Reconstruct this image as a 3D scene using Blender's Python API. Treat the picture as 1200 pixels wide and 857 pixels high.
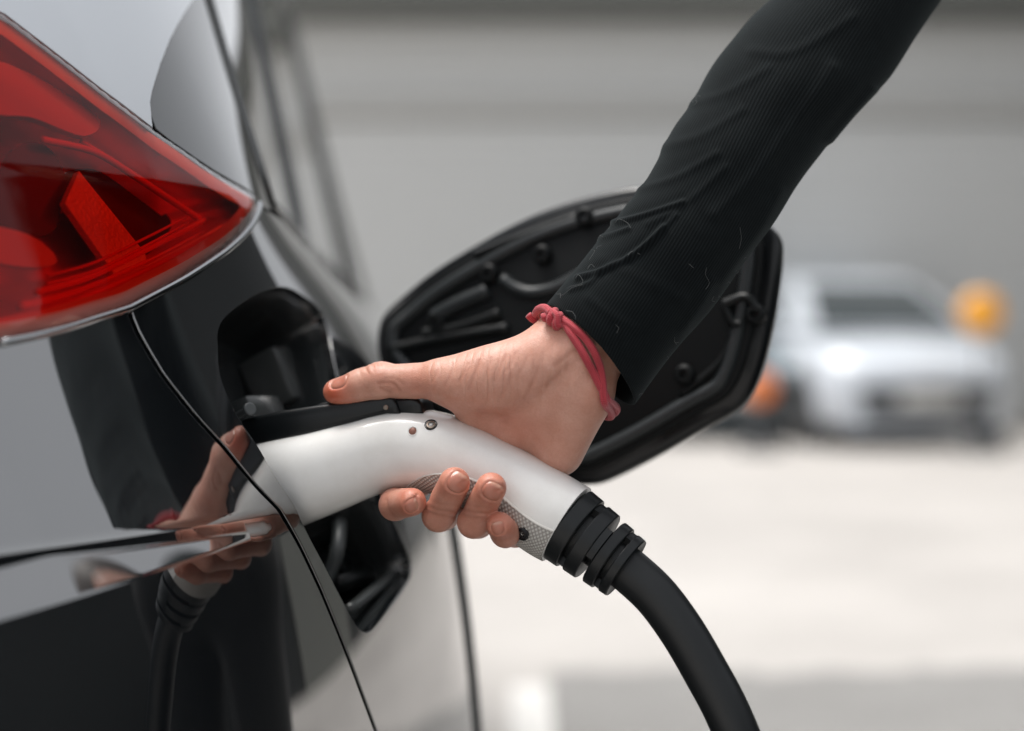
import bpy, bmesh, math, random
import numpy as np
from mathutils import Vector, Matrix
from mathutils.geometry import delaunay_2d_cdt

random.seed(7); rng = np.random.default_rng(7)
R = math.radians
scene = bpy.context.scene
C = scene.collection
for _o in list(bpy.data.objects): bpy.data.objects.remove(_o)

# ------------------------------------------------------------------ camera, sky, sun, exposure
FOC, CAMH, HOR = 2000.0, 0.95, 394.0          # focal length in photo pixels, eye height, horizon row
cd = bpy.data.cameras.new('camera'); cam = bpy.data.objects.new('camera', cd); C.objects.link(cam)
cam.location = (0, 0, CAMH); cam.rotation_euler = (R(90), 0, 0)
cd.sensor_width = 36; cd.lens = 60; cd.shift_y = -(428.5 - HOR) / 1200.0
cd.clip_start = 0.02; cd.clip_end = 3000
cd.dof.use_dof = True; cd.dof.focus_distance = 0.995; cd.dof.aperture_fstop = 2.6
scene.camera = cam

SUN_EL, SUN_AZ = R(73), R(285)                # azimuth clockwise from +Y
w = bpy.data.worlds.new('World'); scene.world = w; w.use_nodes = True
nt = w.node_tree; nt.nodes.clear()
sky = nt.nodes.new('ShaderNodeTexSky'); sky.sky_type = 'NISHITA'; sky.sun_disc = False
sky.sun_elevation = SUN_EL; sky.sun_rotation = SUN_AZ; sky.dust_density = 4.0; sky.air_density = 1.0
hsv = nt.nodes.new('ShaderNodeHueSaturation'); hsv.inputs['Saturation'].default_value = 0.14
hsv.inputs['Value'].default_value = 1.0
bg = nt.nodes.new('ShaderNodeBackground'); bg.inputs['Strength'].default_value = 0.15
wo = nt.nodes.new('ShaderNodeOutputWorld')
nt.links.new(sky.outputs[0], hsv.inputs['Color']); nt.links.new(hsv.outputs[0], bg.inputs[0]); nt.links.new(bg.outputs[0], wo.inputs[0])
sl = bpy.data.lights.new('sun', 'SUN'); sl.energy = 1.5; sl.angle = R(25); sl.color = (1, 0.96, 0.9)
so = bpy.data.objects.new('sun', sl); C.objects.link(so)
_d = Vector((math.sin(SUN_AZ) * math.cos(SUN_EL), math.cos(SUN_AZ) * math.cos(SUN_EL), math.sin(SUN_EL)))
so.rotation_euler = _d.to_track_quat('Z', 'Y').to_euler(); so.location = (-3, -6, 9)
scene.view_settings.view_transform = 'Standard'; scene.view_settings.look = 'None'
scene.view_settings.gamma = 1.0; scene.view_settings.use_curve_mapping = False
scene.view_settings.exposure = 0.68
scene.cycles.max_bounces = 10; scene.cycles.transparent_max_bounces = 12
scene.cycles.use_denoising = True
scene.cycles.caustics_reflective = False; scene.cycles.caustics_refractive = False

# ------------------------------------------------------------------ helpers
def P(px, py, d):
    return np.array([(px - 600) / FOC * d, d, CAMH + (HOR - py) / FOC * d])
def proj(v):
    v = np.asarray(v, float); return np.stack([600 + v[..., 0] / v[..., 1] * FOC, HOR - (v[..., 2] - CAMH) / v[..., 1] * FOC], -1)
def unit(v):
    v = np.asarray(v, float); return v / (np.linalg.norm(v, axis=-1, keepdims=True) + 1e-12)

def tag(o, label=None, cat=None, group=None, kind=None):
    if label: o['label'] = label
    if cat: o['category'] = cat
    if group: o['group'] = group
    if kind: o['kind'] = kind
    return o
def empty(name, loc, label=None, cat=None, group=None):
    o = bpy.data.objects.new(name, None); C.objects.link(o); o.location = loc; o.empty_display_size = 0.1
    return tag(o, label, cat, group)
def mk(name, verts, faces, mat, parent=None, smooth=True, attrs=None, mats=None, fmat=None, sharp=None, label=None, normals=None):
    me = bpy.data.meshes.new(name)
    me.from_pydata(np.asarray(verts, float).tolist(), [], [tuple(map(int, f)) for f in faces]); me.update()
    if smooth: me.polygons.foreach_set('use_smooth', [True] * len(me.polygons))
    if normals is not None: me.normals_split_custom_set_from_vertices([tuple(q) for q in np.asarray(normals, float).tolist()])
    if smooth and sharp is not None and normals is None: me.set_sharp_from_angle(angle=R(sharp))
    for m in ([mat] if mats is None else mats): me.materials.append(m)
    if fmat is not None: me.polygons.foreach_set('material_index', [int(i) for i in fmat])
    for k, a in (attrs or {}).items():
        at = me.attributes.new(k, 'FLOAT', 'POINT'); at.data.foreach_set('value', np.asarray(a, np.float32).ravel())
    o = bpy.data.objects.new(name, me); C.objects.link(o)
    if label: o['label'] = label
    if parent is not None:
        o.parent = parent
        if parent.type == 'EMPTY':
            o.matrix_parent_inverse = (Matrix.Translation(parent.location) @ parent.rotation_euler.to_matrix().to_4x4()).inverted() if not parent.get('local') else Matrix()
    return o
class MB:
    def __init__(s): s.v = []; s.f = []
    def add(s, v, f):
        n = len(s.v); s.v += [np.asarray(p, float) for p in v]; s.f += [tuple(i + n for i in q) for q in f]; return s
    def build(s, name, mat, parent=None, smooth=True, sharp=40, **k): return mk(name, s.v, s.f, mat, parent, smooth, sharp=sharp, **k)
def grid_faces(nu, nv, closed_v=False):
    f = []
    for i in range(nu - 1):
        for j in range(nv if closed_v else nv - 1):
            j2 = (j + 1) % nv
            f.append((i * nv + j, i * nv + j2, (i + 1) * nv + j2, (i + 1) * nv + j))
    return f
def resample(pts, n=None, step=None, closed=False):
    p = np.asarray(pts, float)
    if closed: p = np.vstack([p, p[:1]])
    s = np.r_[0, np.cumsum(np.linalg.norm(np.diff(p, axis=0), axis=1))]
    if n is None: n = max(2, int(round(s[-1] / step)) + (0 if closed else 1))
    t = np.linspace(0, s[-1], n, endpoint=not closed)
    return np.stack([np.interp(t, s, p[:, k]) for k in range(p.shape[1])], 1)
def spline_curve(pts, n, closed=False):
    """Catmull-Rom through the points, n samples"""
    p = np.asarray(pts, float)
    if closed: q = np.vstack([p[-1:], p, p[:2]])
    else: q = np.vstack([2 * p[0] - p[1], p, 2 * p[-1] - p[-2]])
    m = len(q) - 3; out = []
    for u in np.linspace(0, m, n, endpoint=not closed):
        i = min(int(u), m - 1); t = u - i; a, b, c, d = q[i:i + 4]
        out.append(0.5 * (2 * b + (c - a) * t + (2 * a - 5 * b + 4 * c - d) * t * t + (3 * b - a - 3 * c + d) * t ** 3))
    return np.array(out)
def natspline(x, y):
    x = np.asarray(x, float); y = np.asarray(y, float); n = len(x); h = np.diff(x)
    A = np.eye(n); r = np.zeros(n)
    for i in range(1, n - 1):
        A[i, i - 1:i + 2] = h[i - 1], 2 * (h[i - 1] + h[i]), h[i]; r[i] = 6 * ((y[i + 1] - y[i]) / h[i] - (y[i] - y[i - 1]) / h[i - 1])
    M = np.linalg.solve(A, r)
    def f(t):
        t = np.asarray(t, float); i = np.clip(np.searchsorted(x, t) - 1, 0, n - 2); tt = np.clip(t, x[0] - .3, x[-1] + .3)
        a = x[i + 1] - tt; b = tt - x[i]; H = h[i]
        return (M[i] * a ** 3 + M[i + 1] * b ** 3) / (6 * H) + (y[i] / H - M[i] * H / 6) * a + (y[i + 1] / H - M[i + 1] * H / 6) * b
    return f
def tube(path, r, n=12, closed=False, caps=True, flat=1.0):
    p = np.asarray(path, float); m = len(p); r = np.broadcast_to(np.asarray(r, float), (m,))
    t = unit(np.gradient(p, axis=0)) if not closed else unit(np.roll(p, -1, 0) - np.roll(p, 1, 0))
    u = np.cross(t[0], [0, 0, 1.0]);  u = np.cross(t[0], [0, 1.0, 0]) if np.linalg.norm(u) < .1 else u
    u = unit(u); V = []
    for i in range(m):
        u = unit(u - t[i] * np.dot(u, t[i])); b = np.cross(t[i], u)
        for k in range(n):
            a = 2 * math.pi * k / n; V.append(p[i] + r[i] * (math.cos(a) * u * flat + math.sin(a) * b))
    F = grid_faces(m, n, True)
    if closed: F += [((m - 1) * n + j, (m - 1) * n + (j + 1) % n, (j + 1) % n, j) for j in range(n)]
    elif caps: F += [tuple(range(n))[::-1], tuple((m - 1) * n + j for j in range(n))]
    return V, F
def boxg(c, s, rot=None, bev=0.0):
    bm = bmesh.new(); bmesh.ops.create_cube(bm, size=1.0)
    for v in bm.verts: v.co = Vector([v.co[i] * s[i] for i in range(3)])
    if bev > 0: bmesh.ops.bevel(bm, geom=bm.edges[:], offset=bev, segments=2, affect='EDGES', profile=0.5)
    if rot is not None: bmesh.ops.transform(bm, matrix=rot, verts=bm.verts)
    bm.verts.index_update()
    V = [np.array(v.co) + np.asarray(c, float) for v in bm.verts]; F = [tuple(v.index for v in f.verts) for f in bm.faces]
    bm.free(); return V, F
def frame_rot(ax):
    """matrix whose Z axis is ax"""
    return Vector(ax).to_track_quat('Z', 'Y').to_matrix().to_4x4()
def lathe(prof, c, ax, n=32, cap=True):
    M = np.array(frame_rot(ax).to_3x3()); V = []
    for (z, r) in prof:
        for k in range(n):
            a = 2 * math.pi * k / n; V.append(np.asarray(c) + M @ np.array([r * math.cos(a), r * math.sin(a), z]))
    F = grid_faces(len(prof), n, True)
    if cap: F += [tuple(range(n))[::-1], tuple((len(prof) - 1) * n + j for j in range(n))]
    return V, F
def poly_inset(q, d):
    q = np.asarray(q, float); a = unit(q - np.roll(q, 1, 0)); b = unit(np.roll(q, -1, 0) - q)
    area = 0.5 * np.sum(q[:, 0] * np.roll(q[:, 1], -1) - np.roll(q[:, 0], -1) * q[:, 1]); s = 1 if area > 0 else -1
    na = np.stack([-a[:, 1], a[:, 0]], 1) * s; nb = np.stack([-b[:, 1], b[:, 0]], 1) * s
    m = unit(na + nb); k = np.clip(np.sum(m * na, 1), .4, 1)
    return q + m * (d / k)[:, None]
def prism(poly2, o, ex, ey, ez, half, bev):
    """extrude a 2D outline (metres) along ez, +-half, with rounded edges"""
    V = []; rings = []
    for (dz, ins) in ((-half, bev), (-half + bev * .3, bev * .3), (-half + bev, 0), (half - bev, 0), (half - bev * .3, bev * .3), (half, bev)):
        q = poly_inset(poly2, ins) if ins else np.asarray(poly2, float)
        V += [np.asarray(o) + x * np.asarray(ex) + y * np.asarray(ey) + dz * np.asarray(ez) for x, y in q]
    n = len(poly2); F = grid_faces(6, n, True) + [tuple(range(n))[::-1], tuple(5 * n + j for j in range(n))]
    return V, F
def inpoly(pts, poly):
    pts = np.asarray(pts, float); x, y = pts[:, 0], pts[:, 1]; c = np.zeros(len(pts), bool); q = np.asarray(poly, float); j = len(q) - 1
    for i in range(len(q)):
        yi, yj, xi, xj = q[i, 1], q[j, 1], q[i, 0], q[j, 0]
        with np.errstate(divide='ignore', invalid='ignore'):
            c ^= ((yi > y) != (yj > y)) & (x < (xj - xi) * (y - yi) / (yj - yi + 1e-30) + xi)
        j = i
    return c
def segdist(pts, line, closed=False):
    pts = np.asarray(pts, float); d = np.full(len(pts), 1e9); q = np.asarray(line, float)
    n = len(q) if closed else len(q) - 1
    for i in range(n):
        a = q[i]; b = q[(i + 1) % len(q)]; ba = b - a
        t = np.clip(((pts - a) @ ba) / (ba @ ba + 1e-12), 0, 1); d = np.minimum(d, np.linalg.norm(pts - a - t[:, None] * ba, axis=1))
    return d
def sstep(a, b, x):
    t = np.clip((x - a) / (b - a), 0, 1); return t * t * (3 - 2 * t)

# ------------------------------------------------------------------ materials
def nodemat(name, base=(.5, .5, .5), rough=.5, metal=0.0, spec=.5, ior=1.5, coat=0.0, coat_rough=.03, sheen=0.0, sss=0.0):
    m = bpy.data.materials.new(name); m.use_nodes = True; b = m.node_tree.nodes['Principled BSDF']
    b.inputs['Base Color'].default_value = (*base, 1); b.inputs['Roughness'].default_value = rough; b.inputs['Metallic'].default_value = metal
    b.inputs['Specular IOR Level'].default_value = spec; b.inputs['IOR'].default_value = ior
    b.inputs['Coat Weight'].default_value = coat; b.inputs['Coat Roughness'].default_value = coat_rough
    b.inputs['Sheen Weight'].default_value = sheen
    m['bsdf'] = 'Principled BSDF'
    return m
def N(m, t, **kw):
    n = m.node_tree.nodes.new(t)
    for k, v in kw.items():
        if k in n.inputs: n.inputs[k].default_value = v
        else: setattr(n, k, v)
    return n
def L(m, a, b): m.node_tree.links.new(a, b)
def BS(m): return m.node_tree.nodes['Principled BSDF']
def coords(m, kind='Object'): return N(m, 'ShaderNodeTexCoord').outputs[kind]
def noise(m, scale, detail=4, rough=.55, vec=None, stretch=None):
    n = N(m, 'ShaderNodeTexNoise', Scale=scale, Detail=detail, Roughness=rough)
    v = vec if vec is not None else coords(m)
    if stretch:
        mp = N(m, 'ShaderNodeMapping'); mp.inputs['Scale'].default_value = stretch; L(m, v, mp.inputs[0]); v = mp.outputs[0]
    L(m, v, n.inputs['Vector']); return n.outputs['Fac']
def ramp(m, fac, stops):
    r = N(m, 'ShaderNodeValToRGB'); e = r.color_ramp.elements
    while len(e) < len(stops): e.new(.5)
    for k, (p, c) in zip(e, stops): k.position = p; k.color = (*c, 1) if len(c) == 3 else c
    L(m, fac, r.inputs[0]); return r.outputs[0]
def mixc(m, fac, a, b, blend='MIX'):
    n = N(m, 'ShaderNodeMix', data_type='RGBA', blend_type=blend)
    for s, v in ((n.inputs[0], fac), (n.inputs[6], a), (n.inputs[7], b)):
        if hasattr(v, 'node'): L(m, v, s)
        else: s.default_value = (*v, 1) if isinstance(v, tuple) else v
    return n.outputs[2]
def math_(m, op, a, b=0.0, c=0.0):
    n = N(m, 'ShaderNodeMath', operation=op)
    for s, v in zip(n.inputs, (a, b, c)):
        if hasattr(v, 'node'): L(m, v, s)
        else: s.default_value = v
    return n.outputs[0]
def bump(m, h, strength=.3, dist=.001, normal=None):
    b = N(m, 'ShaderNodeBump', Strength=strength, Distance=dist); L(m, h, b.inputs['Height'])
    if normal is not None: L(m, normal, b.inputs['Normal'])
    return b.outputs[0]
def attr(m, name): return N(m, 'ShaderNodeAttribute', attribute_name=name).outputs['Fac']

M = {}
# black metallic car paint with clear coat, dust and hairline scratches
m = nodemat('car_paint', (.006, .0075, .009), .25, 0, .08, 1.5, 1.0, .012); M['paint'] = m
BS(m).inputs['Coat IOR'].default_value = 3.5
dust = ramp(m, noise(m, 800, 3, .75), [(.58, (0, 0, 0)), (.75, (1, 1, 1))])
patch = ramp(m, noise(m, 26, 5, .65, stretch=(1, 1, .30)), [(.44, (0, 0, 0)), (.75, (1, 1, 1))])
dm = math_(m, 'MULTIPLY', dust, patch)
L(m, mixc(m, math_(m, 'MULTIPLY', dm, .32), (.006, .0075, .009), (.25, .24, .22)), BS(m).inputs['Base Color'])
L(m, math_(m, 'MULTIPLY_ADD', patch, .030, .008), BS(m).inputs['Coat Roughness'])
M['flap_paint'] = nodemat('flap_paint', (.004, .005, .006), .3, 0, .25, 1.5, .25, .05)
M['seal'] = nodemat('black_rubber', (.012, .012, .013), .65)
M['flap_seal'] = nodemat('flap_seal', (.024, .028, .030), .35, 0, .4)
M['liner'] = nodemat('flap_liner', (.0035, .0045, .005), .5, 0, .2)
M['inner'] = nodemat('port_plastic', (.006, .0075, .008), .36, 0, .30)
m = M['inner']; L(m, bump(m, noise(m, 700, 2), .08, .0006), BS(m).inputs['Normal'])
M['port_gloss'] = nodemat('port_gloss', (.022, .025, .026), .16, 0, .9)
M['inner_grey'] = nodemat('grey_plastic', (.05, .055, .055), .25)
M['pipe_grey'] = nodemat('hose_grey', (.07, .078, .08), .35)
M['satin_black'] = nodemat('satin_black', (.006, .0075, .0085), .33, 0, .35)
m = M['satin_black']; L(m, bump(m, noise(m, 1500, 2), .12, .0003), BS(m).inputs['Normal'])
L(m, math_(m, 'MULTIPLY_ADD', noise(m, 60, 4), .15, .25), BS(m).inputs['Roughness'])
M['glass_dark'] = nodemat('tinted_glass', (.02, .024, .025), .015, 0, .5, 1.9, 1.0, .005)
M['quarter_glass'] = nodemat('quarter_glass', (.02, .024, .025), .06, 0, .5, 1.5, .6, .05)
M['window_trim'] = nodemat('window_trim', (.16, .165, .165), .25, .6)
M['chrome'] = nodemat('chrome_trim', (.36, .37, .38), .15, 1.0)
M['tyre'] = nodemat('tyre_rubber', (.02, .02, .02), .75)
M['rim'] = nodemat('alloy', (.16, .165, .17), .4, .8)
# lamp
def lens_mat(name, col, fac0):
    m = bpy.data.materials.new(name); m.use_nodes = True; t = m.node_tree; t.nodes.clear()
    tr = N(m, 'ShaderNodeBsdfTransparent'); tr.inputs[0].default_value = (*col, 1)
    gl = N(m, 'ShaderNodeBsdfGlossy', Roughness=.02); gl.inputs[0].default_value = (1, 1, 1, 1)
    fr = N(m, 'ShaderNodeFresnel', IOR=fac0); mx = N(m, 'ShaderNodeMixShader'); o = N(m, 'ShaderNodeOutputMaterial')
    L(m, fr.outputs[0], mx.inputs[0]); L(m, tr.outputs[0], mx.inputs[1]); L(m, gl.outputs[0], mx.inputs[2]); L(m, mx.outputs[0], o.inputs[0])
    return m
M['lens_red'] = lens_mat('red_lens', (1.0, .12, .06), 1.30)
M['lens_clear'] = lens_mat('clear_lens', (.96, .80, .76), 1.5)
M['lamp_body'] = nodemat('lamp_reflector', (1.0, .16, .08), .3, .5)
M['lamp_dark'] = nodemat('lamp_dark', (.13, .02, .014), .25, .4)
M['silver'] = nodemat('reflected_sky_silver', (.62, .65, .68), .32, .75, .5, 1.5, 1, .02)  # silver colour stands in for sky reflected on the black bodywork
M['rim_back'] = nodemat('lamp_edge', (.78, .56, .52), .3, .3)  # lens edge backing; also colours the painted lens reflections
M['lamp_bar'] = nodemat('light_guide', (1.0, .14, .06), .2, 0)
M['lamp_refl'] = nodemat('retro_reflector', (.95, .80, .78), .35, .2)
m = M['lamp_refl']; v = N(m, 'ShaderNodeTexVoronoi', Scale=420.0); L(m, coords(m), v.inputs['Vector'])
L(m, bump(m, v.outputs['Distance'], .6, .001), BS(m).inputs['Normal'])
# plug
m = nodemat('white_plastic', (.80, .80, .785), .24, 0, .5, 1.5, .25, .08); M['white'] = m
L(m, mixc(m, math_(m, 'MULTIPLY', ramp(m, noise(m, 1100, 1), [(.74, (0, 0, 0)), (.8, (1, 1, 1))]), .25), mixc(m, ramp(m, noise(m, 30, 6, .7), [(.42, (0, 0, 0)), (.72, (1, 1, 1))]), (.81, .805, .785), (.74, .73, .70)), (.35, .33, .30)), BS(m).inputs['Base Color'])
L(m, math_(m, 'MULTIPLY_ADD', noise(m, 55, 6, .7), .22, .12), BS(m).inputs['Roughness'])
M['grip'] = nodemat('grip_plastic', (.46, .445, .415), .40)
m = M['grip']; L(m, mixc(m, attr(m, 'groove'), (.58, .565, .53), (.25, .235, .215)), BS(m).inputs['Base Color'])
M['rubber'] = nodemat('cable_rubber', (.0055, .007, .008), .38, 0, .42)
m = M['rubber']; L(m, bump(m, noise(m, 900, 3), .15, .0004), BS(m).inputs['Normal'])
L(m, math_(m, 'MULTIPLY_ADD', noise(m, 70, 4), .2, .32), BS(m).inputs['Roughness'])
M['screw'] = nodemat('screw_steel', (.24, .20, .17), .42, .9)
M['screw_dark'] = nodemat('screw_black', (.03, .03, .032), .35, .6)
M['copper_hole'] = nodemat('hole_copper', (.20, .085, .06), .5, .2)
# skin
m = nodemat('skin', (.60, .36, .27), .42, 0, .45); M['skin'] = m
b = BS(m); b.inputs['Subsurface Weight'].default_value = .22; b.inputs['Subsurface Radius'].default_value = (1.0, .35, .2); b.inputs['Subsurface Scale'].default_value = .004
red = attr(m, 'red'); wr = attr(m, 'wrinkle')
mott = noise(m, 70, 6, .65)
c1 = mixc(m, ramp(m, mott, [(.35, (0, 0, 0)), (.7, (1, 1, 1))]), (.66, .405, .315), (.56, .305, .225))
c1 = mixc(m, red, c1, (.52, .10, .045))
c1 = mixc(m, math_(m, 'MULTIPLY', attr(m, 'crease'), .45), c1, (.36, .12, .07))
fine = ramp(m, noise(m, 700, 2, .6), [(.3, (0, 0, 0)), (.75, (1, 1, 1))])
c1 = mixc(m, math_(m, 'MULTIPLY', fine, .20), c1, (.38, .15, .09))
L(m, c1, b.inputs['Base Color'])
vor = N(m, 'ShaderNodeTexVoronoi', Scale=900.0, feature='DISTANCE_TO_EDGE'); L(m, coords(m), vor.inputs['Vector'])
h1 = math_(m, 'MULTIPLY', vor.outputs['Distance'], .5)
h1 = math_(m, 'ADD', h1, math_(m, 'MULTIPLY', noise(m, 260, 4, .6), .6))
wv = N(m, 'ShaderNodeTexWave', Scale=62.0, Distortion=9.0, Detail=4.0); wv.inputs['Detail Scale'].default_value = 1.2
mp = N(m, 'ShaderNodeMapping'); mp.inputs['Rotation'].default_value = (0, R(-16), 0); mp.inputs['Scale'].default_value = (1, .3, .3); L(m, coords(m), mp.inputs[0]); L(m, mp.outputs[0], wv.inputs['Vector'])
wsharp = math_(m, 'POWER', wv.outputs['Fac'], .35)
h2 = math_(m, 'MULTIPLY', math_(m, 'MULTIPLY', wsharp, wr), 1.3)
L(m, bump(m, math_(m, 'ADD', h1, h2), .75, .0005), b.inputs['Normal'])
L(m, math_(m, 'MULTIPLY_ADD', noise(m, 160, 3), .2, .33), b.inputs['Roughness'])
m = nodemat('nail', (.62, .33, .27), .30, 0, .45, 1.5, .12, .15); M['nail'] = m
L(m, mixc(m, attr(m, 'tip'), (.46, .175, .118), (.54, .30, .215)), BS(m).inputs['Base Color'])
BS(m).inputs['Subsurface Weight'].default_value = .15; BS(m).inputs['Subsurface Scale'].default_value = .002
# black ribbed jersey
m = nodemat('black_rib_knit', (.016, .019, .021), .9, 0, .08, 1.5, 0, .03, .07); M['knit'] = m
BS(m).inputs['Sheen Roughness'].default_value = .5; BS(m).inputs['Sheen Tint'].default_value = (.75, .9, .92, 1)
rib = attr(m, 'rib'); ln = attr(m, 'len')
cx = N(m, 'ShaderNodeCombineXYZ'); L(m, math_(m, 'MULTIPLY', rib, 1.0), cx.inputs[0]); L(m, ln, cx.inputs[1])
wob = math_(m, 'MULTIPLY', noise(m, 40, 2), 1.2)
ribw = math_(m, 'SINE', math_(m, 'ADD', math_(m, 'MULTIPLY', rib, 2 * math.pi), wob))
kn = noise(m, 1800, 2)
h = math_(m, 'ADD', math_(m, 'MULTIPLY', ribw, .5), math_(m, 'MULTIPLY', kn, .6))
L(m, bump(m, h, .32, .0005), BS(m).inputs['Normal'])
rr = math_(m, 'MULTIPLY_ADD', ribw, .5, .5)
L(m, mixc(m, math_(m, 'MULTIPLY', rr, math_(m, 'MULTIPLY_ADD', noise(m, 120, 3), .8, .2)), (.0025, .0032, .0036), (.0115, .0145, .016)), BS(m).inputs['Base Color'])
M['cloth'] = nodemat('dark_cloth', (.006, .007, .008), .9, 0, .2, 1.5, 0, .03, .2)
M['hair'] = nodemat('brown_hair', (.04, .025, .018), .55)
M['shoe'] = nodemat('shoe', (.03, .03, .03), .5)
# bracelet cord
m = nodemat('red_cord', (.55, .055, .075), .6, 0, .3, 1.5, 0, .03, .3); M['cord'] = m
a = math_(m, 'MULTIPLY', attr(m, 'len'), 2 * math.pi); bb = math_(m, 'MULTIPLY', attr(m, 'rib'), 2 * math.pi)
wvv = math_(m, 'MULTIPLY', math_(m, 'SINE', math_(m, 'ADD', a, bb)), math_(m, 'SINE', math_(m, 'SUBTRACT', a, bb)))
L(m, bump(m, math_(m, 'ADD', wvv, noise(m, 2500, 2)), .5, .0003), BS(m).inputs['Normal'])
L(m, mixc(m, math_(m, 'MULTIPLY_ADD', wvv, .35, .4), (.36, .018, .032), (.60, .075, .095)), BS(m).inputs['Base Color'])
# setting
m = nodemat('pale_concrete', (.5, .48, .455), .85); M['concrete'] = m
st_ = ramp(m, noise(m, .45, 7, .7), [(.36, (0, 0, 0)), (.62, (1, 1, 1))])
L(m, mixc(m, st_, (.36, .342, .325), (.475, .453, .43)), BS(m).inputs['Base Color'])
L(m, bump(m, noise(m, 60, 5), .4, .01), BS(m).inputs['Normal'])
m = nodemat('grey_asphalt', (.2, .2, .19), .9); M['asphalt'] = m
L(m, mixc(m, noise(m, 2.2, 6, .7), (.17, .165, .16), (.30, .295, .285)), BS(m).inputs['Base Color'])
L(m, bump(m, noise(m, 150, 4), .6, .008), BS(m).inputs['Normal'])
m = nodemat('road_paint', (.8, .79, .77), .7); M['roadpaint'] = m
L(m, mixc(m, ramp(m, noise(m, 25, 5, .7), [(.35, (0, 0, 0)), (.55, (1, 1, 1))]), (.50, .49, .47), (.66, .65, .63)), BS(m).inputs['Base Color'])
m = nodemat('grey_cladding', (.55, .56, .555), .6); M['clad'] = m
L(m, mixc(m, noise(m, .8, 5, .6, stretch=(.3, 1, 1)), (.57, .58, .575), (.63, .64, .635)), BS(m).inputs['Base Color'])
M['fascia'] = nodemat('dark_fascia', (.12, .125, .115), .6)
M['ledge'] = nodemat('grey_ledge', (.46, .46, .445), .6)
M['blocker'] = nodemat('dark_blocker', (.024, .026, .027), .8, 0, .1)  # near-black surface of the blocks added for dark reflections
M['roofing'] = nodemat('roof_sheet', (.25, .25, .25), .6)
M['whitepaint'] = nodemat('white_car_paint', (.60, .645, .70), .3, 0, .5, 1.5, 1, .03)
M['tealpaint'] = nodemat('teal_grey_paint', (.16, .21, .235), .3, .3, .5, 1.5, 1, .03)
M['carglass'] = nodemat('car_glass', (.05, .06, .065), .05, 0, .5, 1.5, .2, .02)
M['grille'] = nodemat('grille_black', (.05, .055, .06), .5)
M['headlamp'] = nodemat('headlamp_clear', (.7, .72, .74), .1, .4, .5, 1.5, 1, .02)
M['plate'] = nodemat('number_plate', (.7, .7, .68), .5)
M['amber'] = nodemat('amber_lens', (.95, .42, .03), .25, 0, .5, 1.5, .5, .05)
M['orange'] = nodemat('orange_lens', (.85, .22, .04), .3, 0, .5, 1.5, .5, .05)
M['galv'] = nodemat('galvanised_post', (.3, .3, .3), .45, .6)

# ------------------------------------------------------------------ the charging car (seen along its right flank)
Bs = natspline([.50, .62, .74, .83, .91, 1.0, 1.15, 1.3, 1.45, 1.8, 2.5, 3.3, 4.2, 4.6], [-.56, -.375, -.272, -.214, -.1705, -.130, -.086, -.064, -.062, -.078, -.125, -.19, -.285, -.40])
Bbs = natspline([.50, .62, .74, .83, .92, 1.0, 1.10, 1.3, 1.5, 2.5, 3.3, 4.2, 4.6], [-.63, -.445, -.342, -.285, -.240, -.205, -.174, -.171, -.186, -.240, -.285, -.345, -.44])
def zbelt(Y): return 1.035 - .035 * np.clip((np.asarray(Y) - 1.12) / 3.1, 0, 1.2)
def F(Y, Z):
    Y = np.asarray(Y, float); Z = np.asarray(Z, float)
    B = Bs(Y); Bb = Bbs(Y); zb = zbelt(Y); h = zb - .85; u = Z - .85
    uu = np.clip(u, 0, h); a = .56 - .26 * sstep(1.08, 1.35, Y); up = a * uu + ((B - Bb) - a * h) * (uu / h) ** 2
    lean = .52 + (.22 - .52) * sstep(.95, 1.45, Y)
    up = up + lean * np.clip(u - h, 0, None)
    dn = np.clip(-u, 0, None)
    fd = np.clip((1.0 - Y) / .17, .02, 1.0) ** 1.2; ledge = -.0135 * fd * np.clip((Z - (.838 - .10 * np.clip(.97 - Y, 0, .3))) / (.018 * fd), 0, 1)
    return B - up + .20 * dn - .28 * dn * dn + ledge
def Fn(Y, Z):
    e = 1e-3; fy = (F(Y + e, Z) - F(Y - e, Z)) / (2 * e); fz = (F(Y, Z + e) - F(Y, Z - e)) / (2 * e)
    return unit(np.stack([np.ones_like(fy), -fy, -fz], -1))
def hit(px, py, dmin=.55, dmax=3.5, off=0.0):
    d = np.linspace(dmin, dmax, 3000); X = (px - 600) / FOC * d; Z = CAMH + (HOR - py) / FOC * d
    g = X - F(d, Z) - off; k = np.argmax(g < 0)
    if k == 0: k = int(np.argmin(g))
    dd = d[k]
    return np.array([dd, CAMH + (HOR - py) / FOC * dd])
def hits(pts): return np.array([hit(x, y) for x, y in pts])
def S(q, off=0.0):
    q = np.asarray(q, float); p = np.stack([F(q[..., 0], q[..., 1]), q[..., 0], q[..., 1]], -1)
    return p + Fn(q[..., 0], q[..., 1]) * off if off else p

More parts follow.
